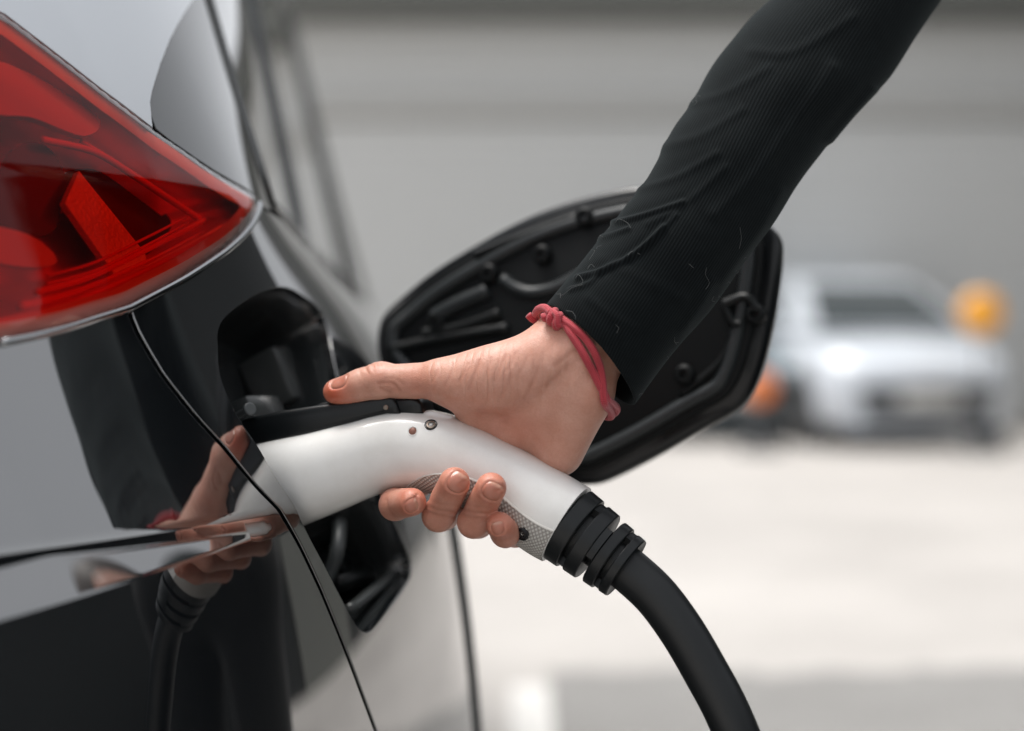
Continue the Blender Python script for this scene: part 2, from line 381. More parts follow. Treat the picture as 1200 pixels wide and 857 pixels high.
def cdt_fill(outer, holes, step, zlines=(), lines=()):
    loops = [resample(l, step=step, closed=True) for l in [outer] + list(holes)]
    lo = loops[0].min(0); hi = loops[0].max(0)
    ys = np.arange(lo[0], hi[0], step); zs = np.unique(np.r_[np.arange(lo[1], hi[1], step), [z for z in zlines if lo[1] < z < hi[1]]])
    g = np.array([(y, z) for i, z in enumerate(zs) for y in ys + (step * .5 if i % 2 else 0)])
    ok = inpoly(g, loops[0])
    for h in loops[1:]: ok &= ~inpoly(g, h)
    g = g[ok]
    for l in loops: g = g[segdist(g, l, True) > step * .5] if len(g) else g
    for l in lines: g = g[segdist(g, l) > .0022]
    V = []; E = []
    for l in loops:
        n = len(V); V += list(l); E += [(n + i, n + (i + 1) % len(l)) for i in range(len(l))]
    V += list(g)
    for ln_ in lines:
        q = resample(ln_, step=.004); okl = inpoly(q, loops[0]) & (segdist(q, loops[0], True) > .0012)
        if len(g): pass
        n = len(V); V += list(q)
        E += [(n + i, n + i + 1) for i in range(len(q) - 1) if okl[i] and okl[i + 1]]
        V[n:] = [p if o_ else V[0] for p, o_ in zip(V[n:], okl)]
    r = delaunay_2d_cdt([Vector(p) for p in V], E, [], 0, 1e-7, False)
    vv = np.array([tuple(p) for p in r[0]]); ff = np.array([f for f in r[2] if len(f) == 3])
    c = vv[ff].mean(1); ok = inpoly(c, loops[0])
    for h in loops[1:]: ok &= ~inpoly(c, h)
    ff = ff[ok]
    # orient so that the area is the same way for all
    a = vv[ff]; ar = (a[:, 1, 0] - a[:, 0, 0]) * (a[:, 2, 1] - a[:, 0, 1]) - (a[:, 2, 0] - a[:, 0, 0]) * (a[:, 1, 1] - a[:, 0, 1])
    ff[ar < 0] = ff[ar < 0][:, ::-1]
    return vv, ff
def panel(name, outer, mat, parent, holes=(), step=.006, off=0.0, skirt=.010, zlines=(), lines=(), func=None, smooth_ang=None, edge_r=.0007, **k):
    """a sheet of bodywork on the car's surface with its edges folded inwards"""
    vv, ff = cdt_fill(outer, holes, step, zlines, lines)
    p = S(vv, off) if func is None else func(vv); nrm = Fn(vv[:, 0], vv[:, 1])
    V = list(p); Fc = [tuple(f) for f in ff]; NN = list(nrm)
    if skirt:
        cnt = {}
        for f in ff:
            for i in range(3): cnt[(f[i], f[(i + 1) % 3])] = 1
        bd = [(a, b) for (a, b) in cnt if (b, a) not in cnt]
        nxt = {a: b for a, b in bd}; prv = {b: a for a, b in bd}; idx = {}
        for v in nxt:
            t = unit(p[nxt[v]] - p[prv.get(v, v)]); out = np.cross(t, nrm[v])
            base = len(V)
            V += [p[v] + out * edge_r * .7 - nrm[v] * edge_r * .3, p[v] + out * edge_r - nrm[v] * edge_r, p[v] + out * edge_r - nrm[v] * skirt]
            NN += [unit(nrm[v] * .8 + out * .6), out, out]
            idx[v] = base
        for a, b in bd:
            A, B_ = idx[a], idx[b]
            Fc += [(b, a, A, B_), (B_, A, A + 1, B_ + 1), (B_ + 1, A + 1, A + 2, B_ + 2)]
    if sum(1 for f in ff[:50] if np.dot(np.cross(p[f[1]] - p[f[0]], p[f[2]] - p[f[0]]), nrm[f[0]]) < 0) > 25: Fc = [f[::-1] for f in Fc]
    o = mk(name, V, Fc, mat, parent, normals=NN, **k)
    return o

car = empty('electric_car', (-.95, 2.4, 0), 'black glossy electric car with its charging flap open and red tail lamp', 'car')
seam = hits([(150, 362), (158, 384), (170, 407), (190, 440), (228, 488), (262, 524), (300, 570), (335, 612), (352, 642), (375, 690), (400, 750), (423, 812), (440, 857), (455, 900), (468, 945)])
LLpx = [(150, 362), (180, 346), (210, 330), (240, 311), (262, 296), (280, 281), (293, 266), (301, 250), (304, 239)]
LLpx2 = [(0, 402), (40, 394), (80, 384), (115, 373)]
LUpx = [(302, 233), (296, 227), (280, 218), (262, 208), (240, 194), (180, 152), (120, 106), (60, 59), (0, 13)]
LL = hits(LLpx); LL2 = hits(LLpx2); LU = hits(LUpx)
# extend seam down to the wheel arch
AC, AR = np.array([1.28, .30]), .335
sd = unit(seam[-1] - seam[-3]); q = seam[-1].copy()
while np.linalg.norm(q - AC) > AR and q[1] > .3: q = q + sd * .004
seam = np.vstack([seam, q])
a0 = math.atan2(q[1] - AC[1], q[0] - AC[0])
YD = 1.42
a1 = math.acos((YD - AC[0]) / AR)
arc = lambda s, e, n: np.array([AC + AR * np.array([math.cos(a), math.sin(a)]) for a in np.linspace(s, e, n)])
def gapped(line, side, g=.0024):
    t = unit(np.gradient(line, axis=0)); return line + np.stack([-t[:, 1], t[:, 0]], 1) * g * side
seamF = gapped(seam, 1); seamB = gapped(seam, -1)
if seamF[5, 0] < seamB[5, 0]: seamF, seamB = seamB, seamF
yl_ = np.linspace(.62, 1.01, 80); fdl = np.clip((1.0 - yl_) / .17, .02, 1.0) ** 1.2; ll_ = fdl * .018 > .0032
zl_ = .838 - .10 * np.clip(.97 - yl_, 0, .3)
CL = [np.stack([yl_, zl_ + o_], 1)[ll_] for o_ in (-.0011, .0011)] + [np.stack([yl_, zl_ + .018 * fdl + o_], 1)[ll_] for o_ in (-.0011, .0011)]
belt = np.array([(y, zbelt(y)) for y in np.linspace(LL[-1, 0] + .004, YD, 24)])
OPpx = [(254, 405), (254, 392), (258, 378), (266, 368), (280, 356), (296, 346), (312, 339), (326, 336), (340, 338), (354, 346), (368, 356), (379, 369), (385, 386), (391, 418), (399, 452), (412, 490), (428, 530), (446, 572), (464, 612), (476, 640), (482, 660), (481, 676), (472, 692), (456, 714), (440, 734), (432, 742), (425, 742), (417, 735), (404, 712), (380, 665), (355, 616), (328, 568), (300, 522), (276, 486), (262, 456), (256, 432)]
OP = hits(OPpx)
OPs = spline_curve(OP, 160, True)
fender_out = np.vstack([seamF[::-1], LL[1:] + [0, -.0012], belt, arc(a1, a0, 40)[1:-1]])
fender = panel('fender', fender_out, M['paint'], car, [OPs], .006, skirt=.006, lines=CL, edge_r=.0008)
bump_out = np.vstack([seamB, arc(a0, math.pi - .03, 14)[1:], [(.90, .27), (.64, .27), (.62, .4), (.62, .85), (.62, .985)], LL2 + [0, -.0012]])
bumper = panel('bumper', bump_out, M['paint'], car, [], .006, skirt=.009, lines=CL, edge_r=.0008)
# dark rubber behind the gap
sq = resample(np.vstack([seam[:1] + (seam[:1] - seam[1:2]) * .5, seam]), step=.01); sn = Fn(sq[:, 0], sq[:, 1])
tt = unit(np.gradient(sq, axis=0)); sw = np.stack([-tt[:, 1], tt[:, 0]], 1) * .02
V = list(S(sq - sw, -.0092)) + list(S(sq + sw, -.0092)); n = len(sq)
mk('panel_gap_seal', V, [(i, i + 1, n + i + 1, n + i) for i in range(n - 1)], M['seal'], car)
# doors
gap = .004
def zb_(y): return float(zbelt(y))
YB, YA = 2.62, 3.62
dl = [(YD + gap, y) for y in np.linspace(AC[1] + math.sin(a1) * AR, zb_(YD), 30)]
a2 = math.acos((1.612 - AC[0]) / AR)
rd = np.vstack([dl, [(y, zb_(y)) for y in np.linspace(YD + .01, YB, 20)], [(YB, z) for z in np.linspace(.98, .28, 16)], [(1.60, .28)], arc(a2, a1, 8)[:-1] + [gap, 0]])
rear_door = panel('door', rd, M['paint'], car, [], .03, label='rear door')
fd = np.vstack([[(YB + gap, z) for z in np.linspace(.28, zb_(YB), 16)], [(y, zb_(y)) for y in np.linspace(YB + .03, YA, 18)], [(YA, z) for z in np.linspace(.96, .28, 16)]])
front_door = panel('door', fd, M['paint'], car, [], .03, label='front door')
AF = np.array([4.02, .30])
ff_ = np.vstack([[(YA + gap, z) for z in np.linspace(.28, zb_(YA), 16)], [(y, zb_(y) - .10 * max(0, y - 4.1)) for y in np.linspace(YA + .03, 4.56, 16)], [(4.56, .6), (4.56, .3), (4.36, .3)], [AF + AR * np.array([math.cos(a), math.sin(a)]) for a in np.linspace(.02, math.pi - .02, 20)], [(3.67, .28)]])
panel('front_fender', ff_, M['paint'], car, [], .03)
for dd, yc in ((rear_door, 1.72), (front_door, 2.8)):
    c = S(np.array([yc, .93]), .018)
    V, Fc = tube([c + np.array([-.02, -.08, 0]), c + np.array([0, -.06, 0]), c + np.array([0, .06, 0]), c + np.array([-.02, .08, 0])], .011, 8)
    mk('handle', V, Fc, M['paint'], dd)
# black door-edge seal that shows as a dark upright line
V, Fc = tube([S(np.array([YD + gap / 2, z]), .0015) for z in np.linspace(.58, .86, 30)], .0040, 8); mk('door_seal', V, Fc, M['pipe_grey'], car)
# greenhouse: rear pillar, glass, roof
pil_up = np.array([(1.34, 1.45), (1.20, 1.452), (1.0, 1.40), (.85, 1.32), (.70, 1.26), (.62, 1.22)])
QG = hits(spline_curve([(258, -40), (228, 0), (202, 45), (184, 95), (178, 128), (187, 152)], 30))
LUr = LU[LU[:, 0] < QG[-1, 0] - .004]
pil = np.vstack([LUr + [0, .0015], [(.62, LU[-1, 1] + .03)], pil_up[::-1], QG[:-1] - [.003, 0], [(QG[-1, 0] - .004, QG[-1, 1])]])
panel('rear_pillar', pil, M['silver'], car, [], .012, skirt=.008)  # silver area, curved edge included, stands in for reflected sky
lur = LU[(LU[:, 0] >= QG[-1, 0] + .002)][::-1]
qg = np.vstack([QG, lur + [0, .004], [(1.15, zb_(1.15) + .006), (1.207, zb_(1.2) + .006), (1.28, 1.42)], [(QG[0, 0] + .01, 1.42)]])
qgo = panel('quarter_glass', qg, M['quarter_glass'], car, [], .012, off=-.002, skirt=.006)
def window(name, y0, y1, y0t, y1t, zt0, zt1):
    q = np.vstack([[(y, zb_(y) + .012) for y in np.linspace(y0, y1, 8)], [(y1 + (y1t - y1) * t, zb_(y1) + .012 + (zt1 - zb_(y1) - .012) * t) for t in (.33, .66)], [(y1t + (y0t - y1t) * t, zt1 + (zt0 - zt1) * t) for t in np.linspace(0, 1, 8)], [(y0t + (y0 - y0t) * t, zt0 + (zb_(y0) + .012 - zt0) * t) for t in (.33, .66)]])
    gobj = panel('window', q, M['glass_dark'], car, [], .03, off=-.004, skirt=.004)
    fr = resample(q, step=.03, closed=True)
    V, Fc = tube(S(fr, -.002), .0035, 6, closed=True); mk('frame', V, Fc, M['window_trim'], gobj)
window('w', 1.225, 1.66, 1.30, 1.70, 1.42, 1.43)
window('w', 1.74, 2.60, 1.74, 2.56, 1.43, 1.44)
window('w', 2.68, 3.40, 2.64, 2.80, 1.44, 1.44)
def strip_panel(name, ring, mat):
    panel(name, np.array(ring), mat, car, [], .03, off=.001, skirt=.02)
strip_panel('pillar', [(1.67, zb_(1.67) + .004), (1.735, zb_(1.73) + .004), (1.735, 1.45), (1.71, 1.45)], M['glass_dark'])
strip_panel('pillar', [(2.607, zb_(2.6) + .004), (2.673, zb_(2.67) + .004), (2.635, 1.452), (2.565, 1.452)], M['glass_dark'])
strip_panel('pillar', [(3.41, zb_(3.4) + .004), (3.52, zb_(3.5) + .004), (2.86, 1.455), (2.805, 1.452)], M['paint'])
strip_panel('roof_rail', [(1.2, 1.452), (1.34, 1.447), (2.8, 1.457), (2.86, 1.457), (2.8, 1.485), (1.25, 1.485)], M['paint'])
# hidden rest of the shell: roof, windscreen, bonnet, rear, left flank
def patch(name, A, B_, mat, nu=14, crown=0.0, axis=(0, 0, 1)):
    A = resample(A, n=24); B_ = resample(B_, n=24); V = []
    for i in range(24):
        for j in range(nu):
            t = j / (nu - 1); V.append(A[i] * (1 - t) + B_[i] * t + np.array(axis) * crown * 4 * t * (1 - t))
    return mk(name, V, grid_faces(24, nu), mat, car)
def mirror_pts(p):      # across the car's own centre line
    o = np.array([-.93, 1.4, 0]); ax = unit(np.array([-.06, 1, 0])); p = np.asarray(p, float) - o
    al = (p @ ax)[:, None] * ax; zz = np.zeros_like(p); zz[:, 2] = p[:, 2]; lat = p - al - zz
    return o + al + zz - lat
edge_r = S(np.array([(y, 1.484) for y in np.linspace(1.2, 2.85, 24)])); patch('roof', edge_r, mirror_pts(edge_r), M['paint'], crown=.05)
ws_t = S(np.array([(2.86, 1.47)])); ap = S(np.array([(2.86 + .66 * t, 1.46 - (1.46 - zb_(3.5)) * t) for t in np.linspace(0, 1, 24)])); patch('windscreen', ap, mirror_pts(ap), M['glass_dark'], crown=.12, axis=(0, 1, 0))
hd = S(np.array([(y, zb_(y) - .10 * max(0, y - 4.1)) for y in np.linspace(3.52, 4.56, 24)])); patch('bonnet', hd, mirror_pts(hd), M['paint'], crown=.05)
fr_ = S(np.array([(4.56, z) for z in np.linspace(.28, .93, 24)])); patch('front_bumper', fr_, mirror_pts(fr_), M['paint'], crown=.22, axis=(0, 1, 0))
rr_ = S(np.array([(.62, z) for z in np.linspace(.27, 1.22, 24)])); patch('tailgate', rr_, mirror_pts(rr_), M['paint'], crown=-.26, axis=(0, 1, 0))
rw = S(np.vstack([pil_up[::-1]])); patch('rear_window', rw, mirror_pts(rw), M['glass_dark'], crown=-.12, axis=(0, 1, 0))
lf = S(np.array([(y, zb_(y)) for y in np.linspace(.62, 4.56, 24)])); lb = S(np.array([(y, .28) for y in np.linspace(.62, 4.56, 24)])); patch('left_flank', mirror_pts(lf), mirror_pts(lb), M['paint'], crown=-.02, axis=(1, 0, 0))
lg = S(np.array([(1.2 + 2.3 * t, zb_(1.2 + 2.3 * t)) for t in np.linspace(0, 1, 24)])); lt = S(np.array([(1.25 + 1.6 * t, 1.48) for t in np.linspace(0, 1, 24)])); patch('left_window', mirror_pts(lg), mirror_pts(lt), M['glass_dark'])
under = S(np.array([(y, .30) for y in np.linspace(.64, 4.5, 24)])); patch('floor_pan', under, mirror_pts(under), M['seal'])
for (cy, side) in ((1.28, 0), (4.02, 0), (1.28, 1), (4.02, 1)):
    c = np.array([float(F(cy, .5)) - .13, cy, .30])
    if side: c = mirror_pts(c[None])[0]
    sg = -1 if side else 1
    V, Fc = lathe([(-.10, .18), (-.10, .27), (-.08, .292), (0, .298), (.08, .292), (.10, .27), (.10, .19), (.06, .18)], c, (sg, 0, 0), 40)
    wh = mk('wheel', V, Fc, M['tyre'], car, sharp=40)
    mb = MB(); mb.add(*lathe([(.055, .19), (.085, .19), (.09, .18), (.06, .17)], c, (sg, 0, 0), 40, False)); mb.add(*lathe([(.05, .04), (.08, .035)], c, (sg, 0, 0), 16))
    for k in range(5):
        a = 2 * math.pi * k / 5; d_ = np.array([0, math.cos(a), math.sin(a)]); mb.add(*tube([c + np.array([sg * .07, 0, 0]) + d_ * .03, c + np.array([sg * .075, 0, 0]) + d_ * .178], .016, 6))
    mb.build('rim', M['rim'], wh)
    V, Fc = lathe([(-.11, .335), (.03, .335), (.03, .30)], c, (sg, 0, 0), 32, False); mk('wheel_arch_liner', V, Fc, M['seal'], car)

# charge port recess
nO = Fn(np.array([1.07]), np.array([.88]))[0]            # port axis, out of the body
op3 = S(OPs); cen = op3.mean(0); ring = []
for dep, sc in ((.0005, 1.002), (.004, 1.004), (.006, .985), (.010, .965), (.030, .95), (.052, .93), (.060, .90)):
    loc = op3 - nO * dep; ax = (op3 - cen) @ nO
    base = loc - nO * (ax * (dep / .060) ** 1.0 * 0)[:, None]
    ring.append(cen - nO * dep + (base - (cen - nO * dep)) * sc if dep > .001 else base - Fn(OPs[:, 0], OPs[:, 1]) * .0065)
ring[1] = op3 - Fn(OPs[:, 0], OPs[:, 1]) * .008
V = np.vstack(ring); n = len(op3); Fc = grid_faces(len(ring), n, True)
port = mk('charge_port', list(V) + [ring[-1].mean(0)], Fc + [(6 * n + j, 6 * n + (j + 1) % n, 7 * n) for j in range(n)], M['port_gloss'], car, sharp=50)
# painted return lip of the opening
lip = [op3 + Fn(OPs[:, 0], OPs[:, 1]) * -.0015]; cc = cen
for dep, sc in ((.007, .988), (.013, .972), (.0135, .962)): lip.append(op3 - nO * dep + (cen - op3) * (1 - sc))
mk('opening_lip', np.vstack(lip), grid_faces(4, n, True), M['paint'], car, sharp=60)
# frame of the port for placing details: u forward along the body, v up, n outward
uP = unit(np.array([.36, 1, .0]) - nO * np.dot([.36, 1, 0], nO)); vP = np.cross(nO, uP); vP = vP if vP[2] > 0 else -vP
def PP(u, v, dep): return cen + uP * u + vP * v - nO * dep
rotP = Matrix(np.array([uP, vP, nO]).T.tolist()).to_4x4()
def px_port(px, py, dep):      # point of the plane 'dep' inside the opening seen at a pixel
    o = np.array([0, 0, CAMH]); d = unit(P(px, py, 1.0) - o); t = np.dot(cen - nO * dep - o, nO) / np.dot(d, nO); return o + d * t
sock_c = px_port(372, 556, .055)
V, Fc = lathe([(0, .046), (.020, .046), (.026, .043), (.026, .036), (.004, .035), (.004, .001)], sock_c, nO, 40); mk('socket', V, Fc, M['inner'], port, sharp=35)
V, Fc = boxg(px_port(322, 446, .040), (.030, .040, .030), rotP, .003); mk('latch_housing', V, Fc, M['inner_grey'], port, sharp=30)
V, Fc = boxg(px_port(300, 486, .032), (.050, .020, .020), rotP, .003); mk('lock_block', V, Fc, M['inner_grey'], port, sharp=30)
c = px_port(287, 483, .012)
V, Fc = lathe([(-.014, .0026), (.004, .0026), (.0045, .0042), (.0065, .0042), (.007, .0036)], c, unit(nO * .8 + np.array([0, -.6, 0])), 20); mk('rubber_stop', V, Fc, M['pipe_grey'], port, sharp=40)
for (x, y) in ((365, 425), (352, 470), (382, 452), (392, 655), (398, 662)):
    V, Fc = lathe([(-.02, .009), (.004, .009), (.006, .007), (.006, .004), (.002, .004)], px_port(x, y, .052), nO, 16); mk('bolt', V, Fc, M['inner'], port, sharp=40)
V, Fc = tube(spline_curve([px_port(392, 590, .045), px_port(398, 610, .035), px_port(396, 640, .035), px_port(388, 668, .045), px_port(378, 690, .055)], 20), .0048, 10); mk('hose', V, Fc, M['pipe_grey'], port)
V, Fc = tube(spline_curve([px_port(410, 606, .048), px_port(424, 612, .038), px_port(426, 622, .036), px_port(418, 642, .045), px_port(412, 648, .055)], 20), .0045, 10); mk('hose', V, Fc, M['pipe_grey'], port)
V, Fc = tube([px_port(395, 684, .045), px_port(430, 672, .045), px_port(466, 664, .045)], .006, 8); mk('rib', V, Fc, M['inner'], port)
V, Fc = tube(spline_curve([px_port(408, 716, .030), px_port(440, 690, .030), px_port(470, 662, .030), px_port(474, 640, .030)], 20), .004, 8); mk('drain_channel', V, Fc, M['inner_grey'], port)
V, Fc = tube([px_port(300, 362, .03), px_port(330, 368, .035), px_port(352, 372, .04)], .004, 8); mk('rib', V, Fc, M['inner'], port)

# tail lamp
lamp_out = np.vstack([LL2, LL, LU, [(.66, LU[-1, 1] + .045), (.62, 1.17), (.62, .99)]])
sc_ = resample(lamp_out, step=.006, closed=True)
def lamp_bulge(vv):
    d = segdist(vv, sc_, True); return S(vv) + Fn(vv[:, 0], vv[:, 1]) * (.0045 * np.sqrt(np.clip(1 - (1 - np.clip(d / .022, 0, 1)) ** 2, 0, 1)) - .0008)[:, None]
inset = poly_inset(sc_, .0085); keep = segdist(inset, sc_, True) > .0080; inset = inset[keep]
def mklamp(name, outer, holes, mat, fn, step=.005, par=None):
    vv, ff = cdt_fill(outer, holes, step); return mk(name, fn(vv), ff, mat, par)
def deep(dep): return lambda vv: S(vv) - Fn(vv[:, 0], vv[:, 1]) * (dep * sstep(0, .03, segdist(vv, sc_, True)) + .004)[:, None]
lamp = mklamp('tail_lamp', sc_, [], M['lamp_body'], deep(.045), .008, car)
mklamp('lens', inset, [], M['lens_red'], lamp_bulge, par=lamp)
mklamp('lens_rim', sc_, [inset], M['lens_clear'], lamp_bulge, .004, par=lamp)
def lamp_pt(px, py, dep):
    q = hit(px, py); return S(q) - Fn(q[0], q[1]) * dep
mklamp('rim_reflector', sc_, [poly_inset(sc_, .012)[segdist(poly_inset(sc_, .012), sc_, True) > .0115]], M['rim_back'], lambda vv: S(vv, -.0035), .004, lamp)
def bar(pxs, dep, r, mat, name):
    V, Fc = tube(spline_curve([lamp_pt(x, y, dep) for x, y in pxs], 24), r, 8); return mk(name, V, Fc, mat, lamp)
bar([(60, 335), (120, 318), (180, 290), (240, 262), (258, 252)], .012, .0022, M['lamp_bar'], 'light_guide')
bar([(40, 352), (110, 335), (190, 303), (258, 268)], .012, .0030, M['lamp_bar'], 'light_guide')
bar([(262, 253), (225, 225), (180, 195), (130, 165), (70, 150)], .014, .0022, M['lamp_bar'], 'light_guide')
bar([(262, 246), (222, 214), (170, 178), (120, 148)], .018, .0014, M['lamp_bar'], 'light_guide')
bar([(0, 378), (90, 352), (170, 318), (235, 286), (275, 262)], .008, .0040, M['lamp_body'], 'reflector_or_streak')
for k in range(2): bar([(70, 326 - 9 * k), (125, 311 - 9 * k), (184, 283 - 9 * k), (236 - 2 * k, 256 - 6 * k)], .010, .0009, M['lamp_bar'], 'lens_rib')
def slab(pxs, dep, th, mat, name, rnd=True):
    q = np.array([lamp_pt(x, y, dep) for x, y in (spline_curve(pxs, 28, True) if rnd else pxs)]); c = q.mean(0); n_ = unit(np.cross(q[1] - q[0], q[len(q) // 2] - q[0])); n_ = n_ if n_[0] > 0 else -n_
    V = list(q) + list(q - n_ * th); k = len(q)
    mk(name, V, [tuple(range(k))] + [tuple(range(k, 2 * k))[::-1]] + [(i, (i + 1) % k, k + (i + 1) % k, k + i) for i in range(k)], mat, lamp, sharp=30)
slab([(108, 190), (92, 232), (158, 326), (190, 304), (187, 290)], .011, .004, M['lamp_refl'], 'retro_reflector', False)
slab([(108, 192), (187, 288), (250, 250), (205, 205), (150, 170)], .030, .003, M['lamp_dark'], 'dark_insert')
slab([(40, 160), (20, 240), (90, 262), (104, 190), (80, 150)], .020, .003, M['lamp_dark'], 'dark_insert')
slab([(-5, 256), (-5, 290), (50, 304), (88, 298), (58, 268)], .014, .004, M['rim_back'], 'reflection_slab')  # pale slab standing in for sky smeared across the lens
slab([(0, 62), (60, 82), (128, 128), (112, 150), (52, 128), (0, 118)], .010, .004, M['rim_back'], 'reflector_or_streak')  # pale slab painted as the bright streak mirrored by the lens
# bright trim strip along the lower edge
tr = np.vstack([LL2, LL]); tr = resample(tr, step=.006); n_ = Fn(tr[:, 0], tr[:, 1])
V, Fc = tube(S(tr) + n_ * .0002, .0024, 8); mk('trim_strip', V, Fc, M['chrome'], lamp)

# ------------------------------------------------------------------ charging flap
FLpx = [(438, 398), (441, 378), (450, 362), (470, 344), (505, 316), (560, 282), (615, 253), (665, 234), (710, 222), (745, 216), (790, 216), (835, 226), (875, 246), (900, 264), (911, 280), (912, 300), (909, 335), (901, 385), (890, 430), (876, 462), (858, 482), (820, 503), (770, 532), (715, 560), (690, 568), (660, 566), (610, 552), (550, 525), (490, 485), (450, 440), (440, 418)]
def fd_(px): return 1.265 - (px - 438) / 474 * .125
fo = P(675, 390, fd_(675)); fex = unit(P(900, 390, fd_(900)) - P(450, 390, fd_(450))); fez = unit(np.array([0, 0, 1.0]) + np.array([0, .10, 0])); fez = unit(fez - fex * np.dot(fez, fex)); fny = np.cross(fex, fez); fny = fny if fny[1] < 0 else -fny
def fl2(px, py):          # pixel -> flap plane coordinates
    o = np.array([0, 0, CAMH]); d = unit(P(px, py, 1.0) - o); t = np.dot(fo - o, fny) / np.dot(d, fny); q = o + d * t - fo; return np.array([q @ fex, q @ fez])
def FP(xy, out=0.0): return fo + xy[0] * fex + xy[1] * fez + fny * out
fl = spline_curve([fl2(*p) for p in FLpx], 140, True)
V, Fc = prism(fl, fo - fny * .010, fex, fez, fny, .0085, .0055); flap = mk('charging_flap', V, Fc, M['flap_paint'], car, sharp=50, label='open charging flap with ribbed black inside')
V, Fc = prism(poly_inset(fl, .010), fo + fny * .001, fex, fez, fny, .0035, .002); mk('inner_liner', V, Fc, M['liner'], flap, sharp=50)
ridge = poly_inset(fl, .0195)
V, Fc = tube([FP(q, .0045) for q in ridge], .0048, 8, closed=True); mk('weather_seal', V, Fc, M['flap_seal'], flap)
def frib(pxs, r, mat, name='rib', out=.005):
    V, Fc = tube(spline_curve([FP(fl2(*p), out) for p in pxs], 24), r, 8); mk(name, V, Fc, mat, flap)
frib([(512, 372), (540, 357), (576, 342)], .0060, M['flap_seal'])
frib([(592, 328), (610, 340), (630, 344), (660, 336), (700, 314), (740, 300)], .0050, M['flap_seal'])
frib([(500, 392), (540, 385), (590, 368)], .0045, M['inner'])
frib([(462, 410), (520, 398), (600, 385)], .0045, M['inner'])
frib([(560, 300), (610, 280), (680, 255)], .0030, M['inner'])
frib([(880, 300), (872, 360), (850, 420), (800, 465)], .0030, M['liner'])
for (x, y) in ((517, 378), (578, 322), (690, 256), (806, 440), (889, 370), (640, 300)):
    V, Fc = lathe([(0, .007), (.006, .007), (.008, .005), (.008, .003), (.005, .003)], FP(fl2(x, y), .003), fny, 16); mk('boss', V, Fc, M['liner'], flap, sharp=35)
frib([(852, 358), (862, 378), (872, 382)], .0030, M['inner'], 'catch_hook', .008)
frib([(852, 358), (878, 350), (892, 366)], .0035, M['inner'], 'catch_hook', .008)
h0 = px_port(440, 560, .03)
V, Fc = tube(spline_curve([h0, px_port(455, 540, -.01), FP(fl2(470, 470), .0), FP(fl2(500, 450), .004)], 20), .011, 10); mk('hinge_arm', V, Fc, M['inner'], flap)

# ------------------------------------------------------------------ charging connector with its cable
def dp(px): return 1.044 - (px - 365) / FOC * .32
def PQ(px, py): return P(px, py, dp(px))
eN = unit(np.array([-.32, -1.0, 0]))                      # towards the viewer's side of the plug
plug = empty('charging_connector', tuple(PQ(520, 530)), 'white charging plug with black latch and black cable, held in the open port', 'charging plug')
SEC = [((238, 540), (296, 642), 27), ((268, 529), (326, 629), 28), ((300, 519), (356, 616), 28.5), ((330, 512), (390, 602), 28), ((365, 504.5), (415, 591.5), 26.5), ((395, 496.5), (436, 582.5), 25), ((420, 490), (452, 577), 24), ((442, 483.5), (468, 574), 23.5), ((462, 479.5), (482, 573.5), 23), ((482, 478.8), (494, 574.5), 23),
       ((505, 481), (506, 576.5), 23), ((530, 487), (520, 580), 23), ((556, 498.5), (537, 588), 23), ((580, 510.5), (555, 598), 23), ((604, 523.5), (573, 609.5), 23), ((630, 538), (592, 623.5), 23.5), ((655, 552.5), (612, 639), 24), ((676, 564.8), (628, 649.5), 24), ((689, 572.5), (640, 656), 23.2)]
tops = spline_curve([s[0] for s in SEC], 150); bots = spline_curve([s[1] for s in SEC], 150); wids = spline_curve([[s[2]] for s in SEC], 150)[:, 0] / 1000
def plug_pt(i, th, off=0.0):
    """station i (float), angle th from the top round the viewer's side"""
    i0 = min(int(i), 148); f = i - i0
    a = PQ(*(tops[i0] * (1 - f) + tops[i0 + 1] * f)); b = PQ(*(bots[i0] * (1 - f) + bots[i0 + 1] * f)); wd = wids[i0] * (1 - f) + wids[i0 + 1] * f
    c = (a + b) / 2; h = np.linalg.norm(a - b) / 2; e1 = (a - b) / (2 * h); k = 2 / 2.35
    ca, sa = math.cos(th), math.sin(th)
    v = e1 * h * math.copysign(abs(ca) ** k, ca) + eN * wd * math.copysign(abs(sa) ** k, sa)
    return c + v * (1 + off / np.linalg.norm(v))
NT = 72; V = []; rows = list(np.arange(0, 150, 1.0))
for i in rows: V += [plug_pt(i, 2 * math.pi * k / NT) for k in range(NT)]
n0 = len(rows)
for off, i in ((-.0012, 149.0), (-.004, 149.0)): V += [plug_pt(i, 2 * math.pi * k / NT, off) for k in range(NT)]
Fc = grid_faces(n0 + 2, NT, True) + [tuple(range(NT))[::-1]]
shell = mk('shell', V, Fc, M['white'], plug, sharp=50)
# knurled grip inlay under the handle, raised a little
gcurve = np.array([(472, 575), (479.5, 567), (493, 558), (506, 554.5), (520, 553), (540, 555), (556, 559), (575, 568), (590, 579.5), (610, 597.5), (626, 609), (644, 618), (661, 622), (678, 624)])
ths = np.linspace(math.pi / 2 * .55, math.pi, 160)
def th_curve(i):
    pts = np.array([plug_pt(i, t) for t in ths]); q = proj(pts); yc = np.interp(q[:, 0], gcurve[:, 0], gcurve[:, 1])
    k = np.argmax(q[:, 1] > yc); return ths[k] if (q[:, 1] > yc).any() else math.pi
i0g = 63.5; GU = 250; GV = 170
ivals = np.linspace(i0g, 148.6, GU); thc = np.array([th_curve(i) for i in np.linspace(i0g, 148.6, 60)])
thc = np.convolve(np.pad(thc, 2, 'edge'), np.ones(5) / 5, 'valid'); thc = np.interp(ivals, np.linspace(i0g, 148.6, 60), thc)
V = []; gro = []; arcl = 0; prev = None
